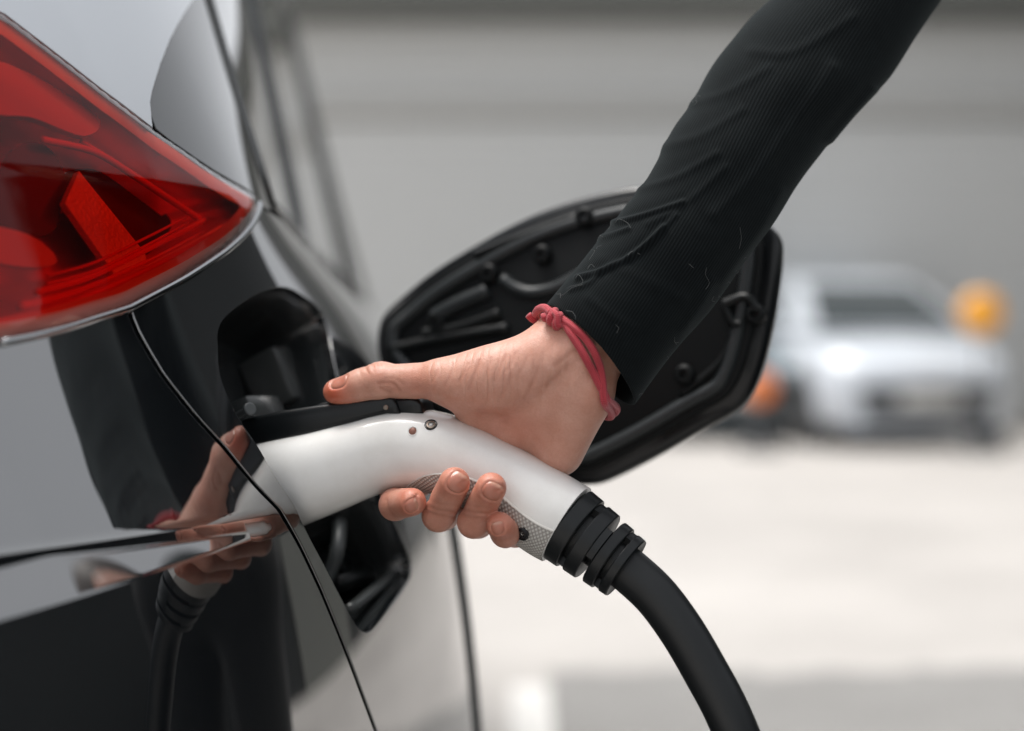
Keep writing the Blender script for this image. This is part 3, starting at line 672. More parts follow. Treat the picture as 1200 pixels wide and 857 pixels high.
for a, i in enumerate(ivals):
    c_ = plug_pt(i, math.pi)
    if prev is not None: arcl += np.linalg.norm(c_ - prev)
    prev = c_; t0 = thc[a]; row = np.linspace(t0, 2 * math.pi - t0, GV)
    for b_, t in enumerate(row):
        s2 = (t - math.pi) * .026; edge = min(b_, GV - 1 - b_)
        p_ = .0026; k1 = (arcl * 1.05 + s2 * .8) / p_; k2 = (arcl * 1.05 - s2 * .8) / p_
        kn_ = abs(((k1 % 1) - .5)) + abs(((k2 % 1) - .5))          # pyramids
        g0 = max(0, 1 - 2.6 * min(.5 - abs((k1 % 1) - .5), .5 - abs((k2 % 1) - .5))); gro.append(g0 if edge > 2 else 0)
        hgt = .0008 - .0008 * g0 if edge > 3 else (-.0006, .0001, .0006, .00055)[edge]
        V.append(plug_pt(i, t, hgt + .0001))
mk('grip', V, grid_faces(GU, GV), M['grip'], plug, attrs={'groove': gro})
def shell_front(px, py):
    """point and normal of the shell under a pixel (viewer's side)"""
    best = None
    for i in np.arange(20, 149, 1.0):
        for t in np.linspace(.15, math.pi - .15, 40):
            p = plug_pt(i, t); q = proj(p); d = (q[0] - px) ** 2 + (q[1] - py) ** 2
            if best is None or d < best[0]: best = (d, i, t, p)
    _, i, t, p = best
    n_ = unit(np.cross(plug_pt(i + .5, t) - plug_pt(i - .5, t), plug_pt(i, t + .03) - plug_pt(i, t - .03))); n_ = n_ if n_[1] < 0 else -n_
    return p, n_
def screw(px, py, mat, r, lift=0.0):
    p, n_ = shell_front(px, py); p = p + n_ * lift; V, Fc = lathe([(-.005, r * 1.22), (.0004, r * 1.22), (.0007, r * 1.12), (-.0012, r * 1.05), (-.003, r * 1.04)], p, n_, 28, False)
    o = mk('screw_recess', V, Fc, M['screw_dark'], plug, sharp=40)
    mb = MB(); prof = [(-.003, r * .98), (.0001, r * .97), (.0005, r * .85), (.0006, r * .52)]; mb.add(*lathe(prof, p, n_, 28, False))
    Mx = np.array(frame_rot(n_).to_3x3()); ring = []
    for k in range(24):
        a = 2 * math.pi * k / 24; rr = r * (.50 if (k // 2) % 2 == 0 else .36); ring.append((a, rr))
    Vt = [p + Mx @ np.array([x * math.cos(a), x * math.sin(a), z]) for z in (.0006, -.0014) for a, x in ring]
    mb.add(Vt, grid_faces(2, 24, True) + [tuple(24 + k for k in range(24))])
    mb.add(*lathe([(-.0014, r * .15), (-.0002, r * .13), (-.0001, r * .05)], p, n_, 10))
    mb.build('screw', mat, o)
screw(505.5, 498, M['screw'], .0031); screw(612.5, 624.5, M['screw_dark'], .0033, .0011)
p, n_ = shell_front(483.5, 504)
V, Fc = lathe([(.0003, .0028), (.0001, .0024), (-.0002, .0023)], p, n_, 24, False); mk('hole_rim', V, Fc, M['white'], plug)
V, Fc = lathe([(-.0001, .0024), (.00015, .0022), (.00015, .0001)], p, n_, 24); hole = mk('screw_hole', V, Fc, M['copper_hole'], plug)
# black latch on top
def q2(px, py):
    p = PQ(px, py) - PQ(400, 490); ex = unit(np.array([1, -.32, 0])); return (p @ ex, p[2])
ex = unit(np.array([1, -.32, 0]))
LAT = [(290, 497), (293, 491.5), (305, 488), (340, 480.5), (380, 474.5), (420, 469.5), (455, 465), (466, 464.2), (471, 466), (475, 473), (478.5, 484), (470, 484), (462, 483.5), (440, 489), (418, 495.5), (385, 504), (345, 514), (318, 521), (303, 523), (298, 516)]
V, Fc = prism([q2(*p) for p in LAT], PQ(400, 490), ex, (0, 0, 1), eN, .0135, .0022); latch = mk('latch', V, Fc, M['satin_black'], plug, sharp=55)
LB = [(470, 466.5), (490, 465.6), (497, 467.5), (502, 473), (503, 484), (490, 485), (470, 485)]
V, Fc = prism([q2(*p) for p in LB], PQ(400, 490), ex, (0, 0, 1), eN, .011, .0018); mk('latch_pivot', V, Fc, M['satin_black'], latch, sharp=55)
V, Fc = lathe([(-.015, .0016), (.0152, .0016), (.0156, .0012)], PQ(463, 476.5), eN, 14); mk('latch_pin', V, Fc, M['screw'], latch, sharp=40)
V, Fc = prism([q2(*p) for p in [(372, 477), (385, 471.5), (420, 466.8), (440, 464.8), (440, 472), (400, 476)]], PQ(400, 490), ex, (0, 0, 1), eN, .010, .001); mk('thumb_pad', V, Fc, M['satin_black'], latch, sharp=55)
# strain relief: rings with offset slots
ax0 = PQ(664.5, 614.2); ax1 = PQ(736, 668); aA = unit(ax1 - ax0); bB = unit(np.cross(eN, aA)); bB = bB if bB[2] > 0 else -bB; fF = unit(np.cross(aA, bB)); fF = fF if fF[1] < 0 else -fF
mmp = 1 / FOC * dp(700)                                  # metres per photo pixel here
def inr(th, a, b): return a <= th <= b
def relief_r(t, th):          # t in pixels along the axis, th in degrees: 90 = upper outline, 0 = viewer, -90 = lower outline
    base = 48.3 - t * .105
    def g(a, b, slots, deep_, shallow):
        e = min(t - a, b - t)
        if e <= 0: return None
        s = any(inr(th, *q) or inr(th - 360, *q) or inr(th + 360, *q) for q in slots)
        return (deep_ if s else shallow)
    for (a, b, slots, de, sh) in ((20.5, 28, ((-58, 62), (118, 238)), 35, 43.5), (46, 54.5, ((-140, -8), (50, 168)), 25, 44.0), (69, 75.5, ((-60, 60), (116, 240)), 29, 38.6)):
        r_ = g(a, b, slots, de, sh)
        if r_ is not None: return r_
    for (a, b, r0) in ((0, 20.5, 48.5), (27.5, 46, 45.8), (54.5, 69, 42.5), (75.5, 87.5, 40.0)):
        if a <= t <= b:
            e = min(t - a, b - t); return r0 - 1.6 * max(0, 1 - e / 1.8) ** 2 - (t - a) * .06
    return 30
ts_ = np.unique(np.r_[np.arange(0, 88, .7), [20.4, 20.6, 27.4, 27.6, 45.9, 46.1, 54.4, 54.6, 68.9, 69.1, 75.4, 75.6]]); NTH = 144; V = []
for t in ts_:
    for k in range(NTH):
        a = 360 * k / NTH; th = a if a <= 180 else a - 360; r_ = relief_r(t, th) * mmp
        V.append(ax0 + aA * t * mmp + r_ * (math.sin(R(a)) * bB + .97 * math.cos(R(a)) * fF))
for r_ in (38.5, 27): 
    for k in range(NTH):
        a = R(360 * k / NTH); V.append(ax0 + aA * (87.6 if r_ > 30 else 84) * mmp + r_ * mmp * (math.sin(a) * bB + .97 * math.cos(a) * fF))
mk('strain_relief', V, grid_faces(len(ts_) + 2, NTH, True), M['satin_black'], plug, sharp=28)
cpx = [(715, 652), (740, 671.5), (770, 700), (800, 741), (828, 789), (850, 830), (869, 875), (883, 921), (894, 968)]
cab = [PQ(*p) for p in cpx]; e_ = cab[-1]
cab += [e_ + np.array([.018, -.01, -.07]), e_ + np.array([.035, -.03, -.20]), e_ + np.array([.05, -.05, -.36]), np.array([.22, .86, .10]), np.array([.30, .80, .016]), np.array([.55, .62, .0135]), np.array([1.1, .5, .0135]), np.array([1.9, .75, .0135]), np.array([2.6, .7, .0135])]
V, Fc = tube(spline_curve(cab, 160), .0131, 24); mk('cable', V, Fc, M['rubber'], plug)

# ------------------------------------------------------------------ hand: one continuous surface from a distance field
def smin(a, b, k): h = np.clip(k - np.abs(a - b), 0, None) / k; return np.minimum(a, b) - h * h * k * .25
def cone(p, a, b, ra, rb):
    ba = b - a; t = np.clip(((p - a) @ ba) / (ba @ ba), 0, 1); return np.linalg.norm(p - a - t[..., None] * ba, axis=-1) - (ra + (rb - ra) * t)
def ellip(p, c, ax, r):
    q = (p - c) @ np.asarray(ax).T / np.asarray(r); k0 = np.linalg.norm(q, axis=-1); k1 = np.linalg.norm(q / np.asarray(r), axis=-1); return k0 * (k0 - 1) / (k1 + 1e-9)
mm = .001
def K(px, py, d, r): return (P(px, py, d), r * mm)
FING = {   # MCP, PIP, DIP, tip  (pixel, pixel, distance, radius in mm)
 'index':  [K(556, 520, 1.052, 11.5), K(466, 580, 1.046, 9.8), K(463, 591.5, 1.012, 9.0), K(483, 588.5, .988, 7.8)],
 'middle': [K(584, 536, 1.050, 11.5), K(519, 602, 1.030, 9.6), K(514, 604, .998, 9.2), K(532.5, 566, .976, 8.7)],
 'ring':   [K(610, 550, 1.042, 11.0), K(560, 612, 1.020, 9.0), K(555, 612, .988, 8.9), K(575.5, 572, .968, 8.5)],
 'little': [K(636, 560, 1.032, 10.0), K(604, 624, 1.012, 8.2), K(592, 625, .984, 7.8), K(585.5, 616, .972, 7.4)]}
TH = [K(632, 424, .996, 15.5), K(520, 446, 1.006, 12.6), K(446, 447.5, 1.022, 10.4), K(424, 452, 1.025, 9.6), K(392.5, 458.5, 1.030, 6.9)]
ring_ = {n: [q[0] for q in v] for n, v in FING.items()}
def hand_sdf(p):
    d = None
    # wrist and forearm
    w1, w2 = P(656, 395, .998), P(687, 447, 1.000); dirA = unit(P(800, 232, 1.020) - P(676, 425, 1.0))
    L_ = .080
    d = smin(cone(p, w1, w1 + dirA * L_ + unit(w2 - w1) * .004, .0150, .0150), cone(p, w2, w2 + dirA * L_ - unit(w2 - w1) * .004, .0150, .0150), .020)
    d = smin(d, cone(p, (w1 + w2) / 2 + np.array([0, -.002, 0]), (w1 + w2) / 2 + dirA * L_, .0185, .019), .012)
    # palm
    mc = [(K(642, 412, 1.002, 13), FING['index'][0]), (K(655, 430, 1.004, 14), FING['middle'][0]), (K(672, 448, 1.004, 14), FING['ring'][0]), (K(682, 468, 1.002, 13.5), FING['little'][0])]
    for a, b in mc: d = smin(d, cone(p, a[0], b[0], a[1], b[1]), .012)
    d = smin(d, cone(p, P(682, 462, .996), P(655, 530, 1.010), .0150, .0140), .012)              # little-finger side of the palm
    d = smin(d, cone(p, P(640, 470, 1.004), P(600, 505, 1.016), .0150, .0130), .014)
    # ball of the thumb
    axT = unit(P(530, 448, 1.004) - P(640, 424, .994)); n1 = unit(np.array([.0, -1, .25])); n1 = unit(n1 - axT * (n1 @ axT)); n2 = np.cross(axT, n1)
    d = smin(d, ellip(p, P(588, 442, .996), (axT, n1, n2), (.037, .0165, .0185)), .016)
    d = smin(d, cone(p, P(540, 455, 1.006), P(560, 492, 1.020), .0095, .011), .014)               # web
    # thumb
    t = TH; dt = cone(p, t[0][0], t[1][0], t[0][1], t[1][1])
    dt = smin(dt, cone(p, t[1][0], t[2][0], t[1][1] - .0012, t[2][1] - .0004), .006)
    dt = smin(dt, ellip(p, t[2][0] + np.array([0, 0, .0006]), np.eye(3), (.0098, .0102, .0104)), .005)
    dt = smin(dt, cone(p, t[2][0], t[3][0], t[2][1] - .0006, t[3][1]), .005)
    dt = smin(dt, cone(p, t[3][0], t[4][0], t[3][1], t[4][1]), .004)
    dt = smin(dt, ellip(p, P(404, 461.5, 1.028), np.eye(3), (.0105, .0088, .0062)), .005)        # thumb pad
    d = smin(d, dt, .008)
    # fingers
    df = None
    for nme, q in FING.items():
        f = cone(p, q[0][0], q[1][0], q[0][1], q[1][1]); f = smin(f, cone(p, q[1][0], q[2][0], q[1][1], q[2][1]), .004)
        f = smin(f, cone(p, q[2][0], q[3][0], q[2][1], q[3][1]), .0035)
        mid = q[2][0] * .45 + q[3][0] * .55 + np.array([0, .002, 0]); f = smin(f, cone(p, mid, q[3][0] + np.array([0, .0016, .0]), q[3][1] * .9, q[3][1] * .8), .004)
        df = f if df is None else smin(df, f, .0012)
    d = smin(d, df, .006)
    # tendon and crease lines at the wrist
    d = smin(d, cone(p, P(646, 430, .9815), P(684, 388, .9815), .0024, .0026), .007); d = smin(d, cone(p, P(668, 444, .981), P(702, 404, .9815), .0022, .0024), .007)
    for a, b, r_, k in ((P(500, 588, .975), P(534, 598, .975), .0003, .0016), (P(499, 594, .976), P(532, 604, .976), .0003, .0016), (P(543, 593, .967), P(574, 604, .967), .0003, .0016), (P(541, 599, .968), P(572, 610, .968), .0003, .0016),
                        (P(438, 458, 1.005), P(456, 449, 1.003), .0004, .003), (P(446, 462, 1.005), P(462, 455, 1.003), .0004, .003), (P(428, 431, 1.018), P(432, 440, 1.008), .0003, .0016), (P(437, 427, 1.018), P(440, 437, 1.008), .0003, .0016), (P(445, 426, 1.018), P(447, 435, 1.008), .0003, .0016),
                        (P(664, 398, .9815), P(690, 428, .9785), .0003, .0020), (P(656, 404, .9815), P(681, 436, .9785), .0003, .0020), (P(615, 484, .985), P(668, 438, .974), .0007, .009),):
        dc = cone(p, a, b, r_, r_); d = -smin(-d, dc, k)
    return d
def raymarch(o, dirn, sdf, tmax=.12, n=70):
    o = np.atleast_2d(o).astype(float).copy(); t = np.zeros(len(o)); dirn = np.broadcast_to(dirn, o.shape)
    for _ in range(n): t = np.minimum(t + sdf(o + dirn * t[:, None]) * .8, tmax)
    return o + dirn * t[:, None]
# finger nails: centre pixel, direction of the tip, outward normal, length, width (mm)
NAILS = [('middle', P(534, 569, .965), unit(np.array([.0185, -.012, .034])), unit(np.array([.06, -.96, .28])), 11.0, 11.6),
         ('ring', P(573.5, 577.5, .958), unit(np.array([.0205, -.012, .034])), unit(np.array([-.10, -.95, .28])), 10.6, 10.8),
         ('little', P(583, 621, .965), unit(np.array([-.25, -.45, .75])), unit(np.array([-.22, -.94, -.22])), 7.0, 8.0),
         ('index', P(482, 592.5, .982), unit(np.array([.80, -.52, .12])), unit(np.array([.12, -.86, -.48])), 7.5, 7.5),
         ('thumb', P(399.5, 450.5, 1.024), unit(TH[4][0] - TH[3][0]), unit(np.array([-.22, -.62, .76])), 12.0, 10.0)]
nails = []
for nme, c, tdir, nn, ln_, wd in NAILS:
    nn = unit(nn - tdir * (nn @ tdir)); c = raymarch(c + nn * .012, -nn, hand_sdf)[0]; nails.append((c, tdir, nn, np.cross(tdir, nn), ln_ * mm, wd * mm))
def nail_uv(p, nl):
    c, t, n_, s_, l, wd = nl; q = p - c; return (q @ s_) / (wd / 2), (q @ t) / (l / 2), q @ n_
def nail_mask(u, v): return np.maximum((np.abs(u) ** 3 + np.abs(v) ** 3) ** (1 / 3.0), 0)
def hand_full(p):
    d = hand_sdf(p)
    for nl in nails:
        u, v, h = nail_uv(p, nl); near = (np.abs(h) < .008) & (np.abs(u) < 1.7) & (np.abs(v) < 1.7)
        if near.any():
            e = nail_mask(u[near], v[near]); d[near] += .00075 * (1 - sstep(.86, 1.08, e)) - .00035 * np.exp(-((e - 1.22) / .16) ** 2)
    return d
def surface_nets(sdf, lo, hi, h):
    ax = [np.arange(lo[k], hi[k] + h, h) for k in range(3)]; n = [len(a) for a in ax]; D = np.empty(n, np.float32)
    Yg, Zg = np.meshgrid(ax[1], ax[2], indexing='ij')
    # coarse pass first, the fine grid only near the surface
    st = 6; cx = [a[::st] for a in ax]; G = np.stack(np.meshgrid(*cx, indexing='ij'), -1); Dc = sdf(G.reshape(-1, 3)).reshape(G.shape[:3])
    D[:] = np.repeat(np.repeat(np.repeat(Dc, st, 0), st, 1), st, 2)[:n[0], :n[1], :n[2]]
    nearc = np.abs(Dc) < h * st * 2.2; near = np.repeat(np.repeat(np.repeat(nearc, st, 0), st, 1), st, 2)[:n[0], :n[1], :n[2]]
    idx = np.argwhere(near)
    for s in range(0, len(idx), 400000):
        q = idx[s:s + 400000]; D[q[:, 0], q[:, 1], q[:, 2]] = sdf(np.stack([ax[k][q[:, k]] for k in range(3)], -1))
    inside = D < 0; c = np.zeros([m - 1 for m in n], np.int8)
    for i in (0, 1):
        for j in (0, 1):
            for k in (0, 1): c += inside[i:n[0] - 1 + i, j:n[1] - 1 + j, k:n[2] - 1 + k]
    cell = np.argwhere((c > 0) & (c < 8)); vid = -np.ones(c.shape, np.int64); vid[tuple(cell.T)] = np.arange(len(cell))
    acc = np.zeros((len(cell), 3)); cnt = np.zeros(len(cell)); cor = [np.array([(b >> 2) & 1, (b >> 1) & 1, b & 1]) for b in range(8)]
    for a in range(8):
        for b in range(a + 1, 8):
            if np.abs(cor[a] - cor[b]).sum() != 1: continue
            va = D[tuple((cell + cor[a]).T)]; vb = D[tuple((cell + cor[b]).T)]; m = (va < 0) != (vb < 0); t = (va / (va - vb + 1e-20))[m]
            acc[m] += cor[a] + (cor[b] - cor[a]) * t[:, None]; cnt[m] += 1
    V = np.asarray(lo) + (cell + acc / cnt[:, None]) * h; Fq = []
    for k in range(3):
        e = np.zeros(3, int); e[k] = 1; s0 = [slice(0, n[i] - e[i]) for i in range(3)]; s1 = [slice(e[i], n[i]) for i in range(3)]
        A, B_ = inside[tuple(s0)], inside[tuple(s1)]; ed = np.argwhere(A != B_); i1, i2 = (k + 1) % 3, (k + 2) % 3
        ed = ed[(ed[:, i1] > 0) & (ed[:, i2] > 0) & (ed[:, i1] < n[i1] - 1) & (ed[:, i2] < n[i2] - 1)]
        u = np.zeros(3, int); u[i1] = 1; v = np.zeros(3, int); v[i2] = 1
        q = np.stack([vid[tuple((ed - u - v).T)], vid[tuple((ed - v).T)], vid[tuple(ed.T)], vid[tuple((ed - u).T)]], 1)
        fl = A[tuple(ed.T)]; q[~fl] = q[~fl][:, ::-1]; Fq.append(q)
    return V, np.vstack(Fq)
def nets_smooth(V, Fq, it=2, lam=.5):
    E = np.unique(np.sort(np.vstack([Fq[:, [0, 1]], Fq[:, [1, 2]], Fq[:, [2, 3]], Fq[:, [3, 0]]]), 1), axis=0)
    for _ in range(it):
        a = np.zeros_like(V); c = np.zeros(len(V)); np.add.at(a, E[:, 0], V[E[:, 1]]); np.add.at(a, E[:, 1], V[E[:, 0]]); np.add.at(c, E[:, 0], 1); np.add.at(c, E[:, 1], 1)
        V = V + lam * (a / np.maximum(c, 1)[:, None] - V)
    return V
HV, HF = surface_nets(hand_full, (P(372, 0, 1.03)[0], .945, P(0, 660, 1.0)[2]), (P(768, 0, 1.0)[0], 1.075, P(0, 330, 1.0)[2]), .0009)
HV = nets_smooth(HV, HF, 1, .5)
def vnormals(V, Fq):
    n_ = np.cross(V[Fq[:, 2]] - V[Fq[:, 0]], V[Fq[:, 3]] - V[Fq[:, 1]]); o = np.zeros_like(V)
    for k in range(4): np.add.at(o, Fq[:, k], n_)
    return unit(o)
HN = vnormals(HV, HF); 
if np.sum(HN * (HV - HV.mean(0))) < 0: HN = -HN
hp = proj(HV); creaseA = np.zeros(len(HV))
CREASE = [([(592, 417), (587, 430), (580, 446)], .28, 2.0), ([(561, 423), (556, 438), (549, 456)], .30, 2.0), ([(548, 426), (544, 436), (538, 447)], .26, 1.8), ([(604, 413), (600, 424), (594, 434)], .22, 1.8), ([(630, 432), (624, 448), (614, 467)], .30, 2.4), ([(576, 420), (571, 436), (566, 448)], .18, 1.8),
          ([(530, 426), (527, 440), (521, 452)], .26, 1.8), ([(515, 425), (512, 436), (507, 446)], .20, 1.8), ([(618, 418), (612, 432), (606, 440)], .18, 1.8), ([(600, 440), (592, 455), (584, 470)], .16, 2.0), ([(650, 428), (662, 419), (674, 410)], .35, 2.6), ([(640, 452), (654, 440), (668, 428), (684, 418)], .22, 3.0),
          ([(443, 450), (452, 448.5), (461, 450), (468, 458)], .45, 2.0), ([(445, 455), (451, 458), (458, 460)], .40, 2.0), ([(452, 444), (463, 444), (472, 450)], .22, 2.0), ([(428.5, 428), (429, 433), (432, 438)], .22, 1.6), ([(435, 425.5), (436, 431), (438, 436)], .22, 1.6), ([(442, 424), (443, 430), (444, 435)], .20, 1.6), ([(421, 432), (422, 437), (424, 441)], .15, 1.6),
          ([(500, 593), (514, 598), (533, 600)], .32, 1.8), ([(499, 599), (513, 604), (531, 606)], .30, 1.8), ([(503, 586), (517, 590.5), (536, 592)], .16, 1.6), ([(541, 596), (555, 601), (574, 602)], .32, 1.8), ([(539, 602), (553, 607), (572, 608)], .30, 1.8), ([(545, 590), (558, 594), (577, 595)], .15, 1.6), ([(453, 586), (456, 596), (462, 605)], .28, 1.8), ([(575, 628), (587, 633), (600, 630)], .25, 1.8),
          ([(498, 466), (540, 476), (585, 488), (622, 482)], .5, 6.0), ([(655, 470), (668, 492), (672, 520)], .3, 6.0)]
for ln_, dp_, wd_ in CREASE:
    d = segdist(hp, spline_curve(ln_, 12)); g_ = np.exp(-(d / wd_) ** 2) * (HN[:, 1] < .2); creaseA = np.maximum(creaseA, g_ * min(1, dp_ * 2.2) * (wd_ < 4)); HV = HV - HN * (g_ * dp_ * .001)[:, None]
redv = np.zeros(len(HV))
for nme, q in FING.items():
    a, b = q[3][0], q[2][0]; redv = np.maximum(redv, .80 * np.exp(-(np.linalg.norm(HV - a, axis=1) / .0125) ** 2)); redv = np.maximum(redv, .40 * np.exp(-(np.linalg.norm(HV - b, axis=1) / .014) ** 2))
redv = np.maximum(redv, .95 * np.exp(-(np.linalg.norm((HV - P(388, 464, 1.02)), axis=1) / .015) ** 2)); redv = np.maximum(redv, .35 * np.exp(-(np.linalg.norm(HV - P(490, 452, 1.0), axis=1) / .018) ** 2))
redv = np.maximum(redv, .30 * np.exp(-(np.linalg.norm(HV - P(440, 436, 1.012), axis=1) / .012) ** 2))
redv = np.maximum(redv, .35 * np.exp(-(np.linalg.norm(HV - P(600, 500, 1.0), axis=1) / .030) ** 2)); redv = np.maximum(redv, .18); redv = np.maximum(redv, .34 * (hp[:, 1] > 545) * (hp[:, 0] < 612) * (HV[:, 1] < 1.02))  # fingers under the plug: flushed skin, also reddened in place of shade
hp = proj(HV); wrv = np.exp(-((hp[:, 0] - 585) / 70) ** 2 - ((hp[:, 1] - 445) / 32) ** 2) + .45 * np.exp(-((hp[:, 0] - 505) / 22) ** 2 - ((hp[:, 1] - 440) / 22) ** 2) + .25 * np.exp(-((hp[:, 0] - 660) / 30) ** 2 - ((hp[:, 1] - 420) / 30) ** 2)
for nme, q in FING.items(): wrv = np.maximum(wrv, .0)

# ------------------------------------------------------------------ the rest of the person, standing just right of the view
WR = P(676, 425, 1.0); EL = P(1000, -15, 1.10); RS = np.array([.44, 1.37, 1.37]); LS = np.array([.86, 1.37, 1.40])
NK = np.array([.67, 1.41, 1.45]); HDc = np.array([.635, 1.37, 1.60]); PV = np.array([.92, 1.46, .95]); CH = np.array([.71, 1.44, 1.26])
HR, HL = np.array([.84, 1.52, .90]), np.array([.99, 1.40, .90]); KR, KL = np.array([.85, 1.50, .49]), np.array([1.01, 1.35, .49]); AN_R, AN_L = np.array([.89, 1.55, .09]), np.array([1.06, 1.42, .09])
LE, LW = np.array([1.04, 1.34, 1.13]), np.array([1.13, 1.46, .93]); fw = unit(np.array([-.75, -.30, -.42])); sd_ = unit(np.cross([0, 0, 1.0], fw)); up_ = np.cross(fw, sd_)
def body_core(p, g):
    d = smin(cone(p, CH, PV, .135 + g, .125 + g), cone(p, RS, LS, .055 + g, .055 + g), .10); d = smin(d, cone(p, (CH + LS) / 2, PV, .11 + g, .12 + g), .06)
    return d
def torso_sdf(p):
    d = body_core(p, .012); d = smin(d, cone(p, NK, CH, .062, .10), .05)
    d = smin(d, cone(p, LS, LE, .062, .052), .04); d = smin(d, cone(p, LE, LW + (LE - LW) * .12, .052, .038), .02)
    d = smin(d, cone(p, RS, RS + (EL - RS) * .55, .064, .058), .04); return d
def legs_sdf(p):
    d = cone(p, HR, HL, .125, .125); d = smin(d, cone(p, PV, HR, .12, .12), .05)
    for a, b, c in ((HR, KR, AN_R), (HL, KL, AN_L)): d = smin(d, cone(p, a, b, .105, .072), .03); d = smin(d, cone(p, b, c, .072, .052), .02)
    return d
def skin_sdf(p):
    d = body_core(p, -.012)
    d = smin(d, cone(p, NK - [0, 0, .04], HDc - up_ * .05, .055, .052), .02)
    d = smin(d, ellip(p, HDc, (fw, sd_, up_), (.098, .075, .115)), .02); d = smin(d, ellip(p, HDc + fw * .045 - up_ * .06, (fw, sd_, up_), (.05, .048, .06)), .03)
    d = smin(d, cone(p, HDc + fw * .098 + up_ * .01, HDc + fw * .115 - up_ * .028, .008, .014), .012)
    for s in (-1, 1): d = smin(d, ellip(p, HDc + sd_ * .078 * s - fw * .01, (fw, sd_, up_), (.018, .008, .032)), .006)
    for a, b, ra, rb in ((LS, LE, .045, .037), (LE, LW, .037, .027), (RS, P(1222, -215, 1.21), .040, .034), (P(1222, -215, 1.21), P(1115, -145, 1.135), .034, .030), (P(1115, -145, 1.135), P(1010, 20, 1.080), .030, .028), (P(1010, 20, 1.080), WR + (P(1010, 20, 1.080) - WR) * .45, .028, .024), (HR, KR, .085, .055), (HL, KL, .085, .055), (KR, AN_R, .055, .035), (KL, AN_L, .055, .035)): d = smin(d, cone(p, a, b, ra, rb), .02)
    hb = LW + unit(LW - LE) * .085; d = smin(d, cone(p, LW, hb, .026, .030), .02)
    for k, (ln_, sp) in enumerate(((.065, -.028), (.075, -.010), (.070, .009), (.055, .026))):
        a = hb + np.array([sp, .004, -.01]); d = smin(d, cone(p, a, a + unit(LW - LE + np.array([-.0, .05 + .02 * k, 0])) * ln_, .0095, .008), .006)
    d = smin(d, cone(p, LW + np.array([-.02, .01, -.03]), LW + np.array([-.05, .03, -.085]), .012, .009), .01)
    return d
BV, BF = surface_nets(skin_sdf, (.02, .78, .02), (1.32, 1.76, 1.78), .0085); BV = nets_smooth(BV, BF, 1)
nb = len(HV)
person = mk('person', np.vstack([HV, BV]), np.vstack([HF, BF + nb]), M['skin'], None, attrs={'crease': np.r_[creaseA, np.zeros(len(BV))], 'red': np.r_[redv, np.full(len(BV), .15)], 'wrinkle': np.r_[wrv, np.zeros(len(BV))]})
tag(person, 'person in a black ribbed long-sleeved top gripping the white plug, thumb on its latch', 'person')
# nails
for nl in nails:
    c, t, n_, s_, l, wd = nl; nu = 17; V = []; tipv = []
    g_ = np.linspace(-1, 1, nu); U, W_ = [a.ravel() for a in np.meshgrid(g_, g_, indexing='ij')]
    kk = np.minimum(1, np.maximum(abs(U), abs(W_)) / (nail_mask(U, W_) + 1e-9)); o = c + s_ * (U * kk * wd / 2)[:, None] + t * (W_ * kk * l / 2)[:, None]
    q = raymarch(o + n_ * .008, -n_, hand_sdf, .03, 40); dep = (q - o) @ n_; lim = -.0030 * np.clip(np.hypot(U, W_), .3, 1.3); q = q + n_ * (np.maximum(dep, lim) - dep)[:, None]
    e = np.maximum(abs(U), abs(W_)); lift = .00030 - .0011 * sstep(.82, 1.0, e) + np.where((W_ > .9) & (abs(U) < .85), .0001, 0)
    V = q + n_ * (lift - .0001 * U * U)[:, None]; tipv = sstep(.70, .80, W_ - .10 * U * U) * .7 + .25 * np.exp(-((W_ + .95) / .22) ** 2 - (U / .7) ** 2)
    mk('fingernail', V, grid_faces(nu, nu), M['nail'], person, attrs={'tip': tipv})
# right sleeve, lofted; the rest of the top from the distance field
SL = [((640, 357), (746, 472), 1.0000, .031), ((663, 329), (772, 436), 1.0023, .033), ((690, 298), (801, 399), 1.0063, .0345), ((716, 265), (830, 363), 1.0113, .0355), ((742, 229), (863, 323), 1.0177, .037), ((770, 188), (899, 273), 1.0264, .039), ((797, 141), (938, 215), 1.0374, .041), ((818, 103), (974, 168), 1.0471, .043), ((843, 64), (1010, 128), 1.0567, .045), ((872, 28), (1038, 92), 1.0659, .046), ((905, -3), (1068, 50), 1.0756, .047), ((940, -40), (1103, 0), 1.0876, .048),
      ((985, -95), (1150, -70), 1.110, .050), ((1035, -165), (1195, -125), 1.135, .054), ((1095, -215), (1235, -140), 1.165, .056), ((1165, -265), (1280, -165), 1.21, .058), ((1225, -300), (1325, -195), 1.30, .060)]
NS, NC = 420, 260
uS = np.r_[np.linspace(0, 1, 40)[:-1] * .18, np.linspace(.18, 1, NS - 39) ** 1.0]
ia = spline_curve([s[0] for s in SL], 900); ib = spline_curve([s[1] for s in SL], 900); iw = spline_curve([[s[2], s[3]] for s in SL], 900)
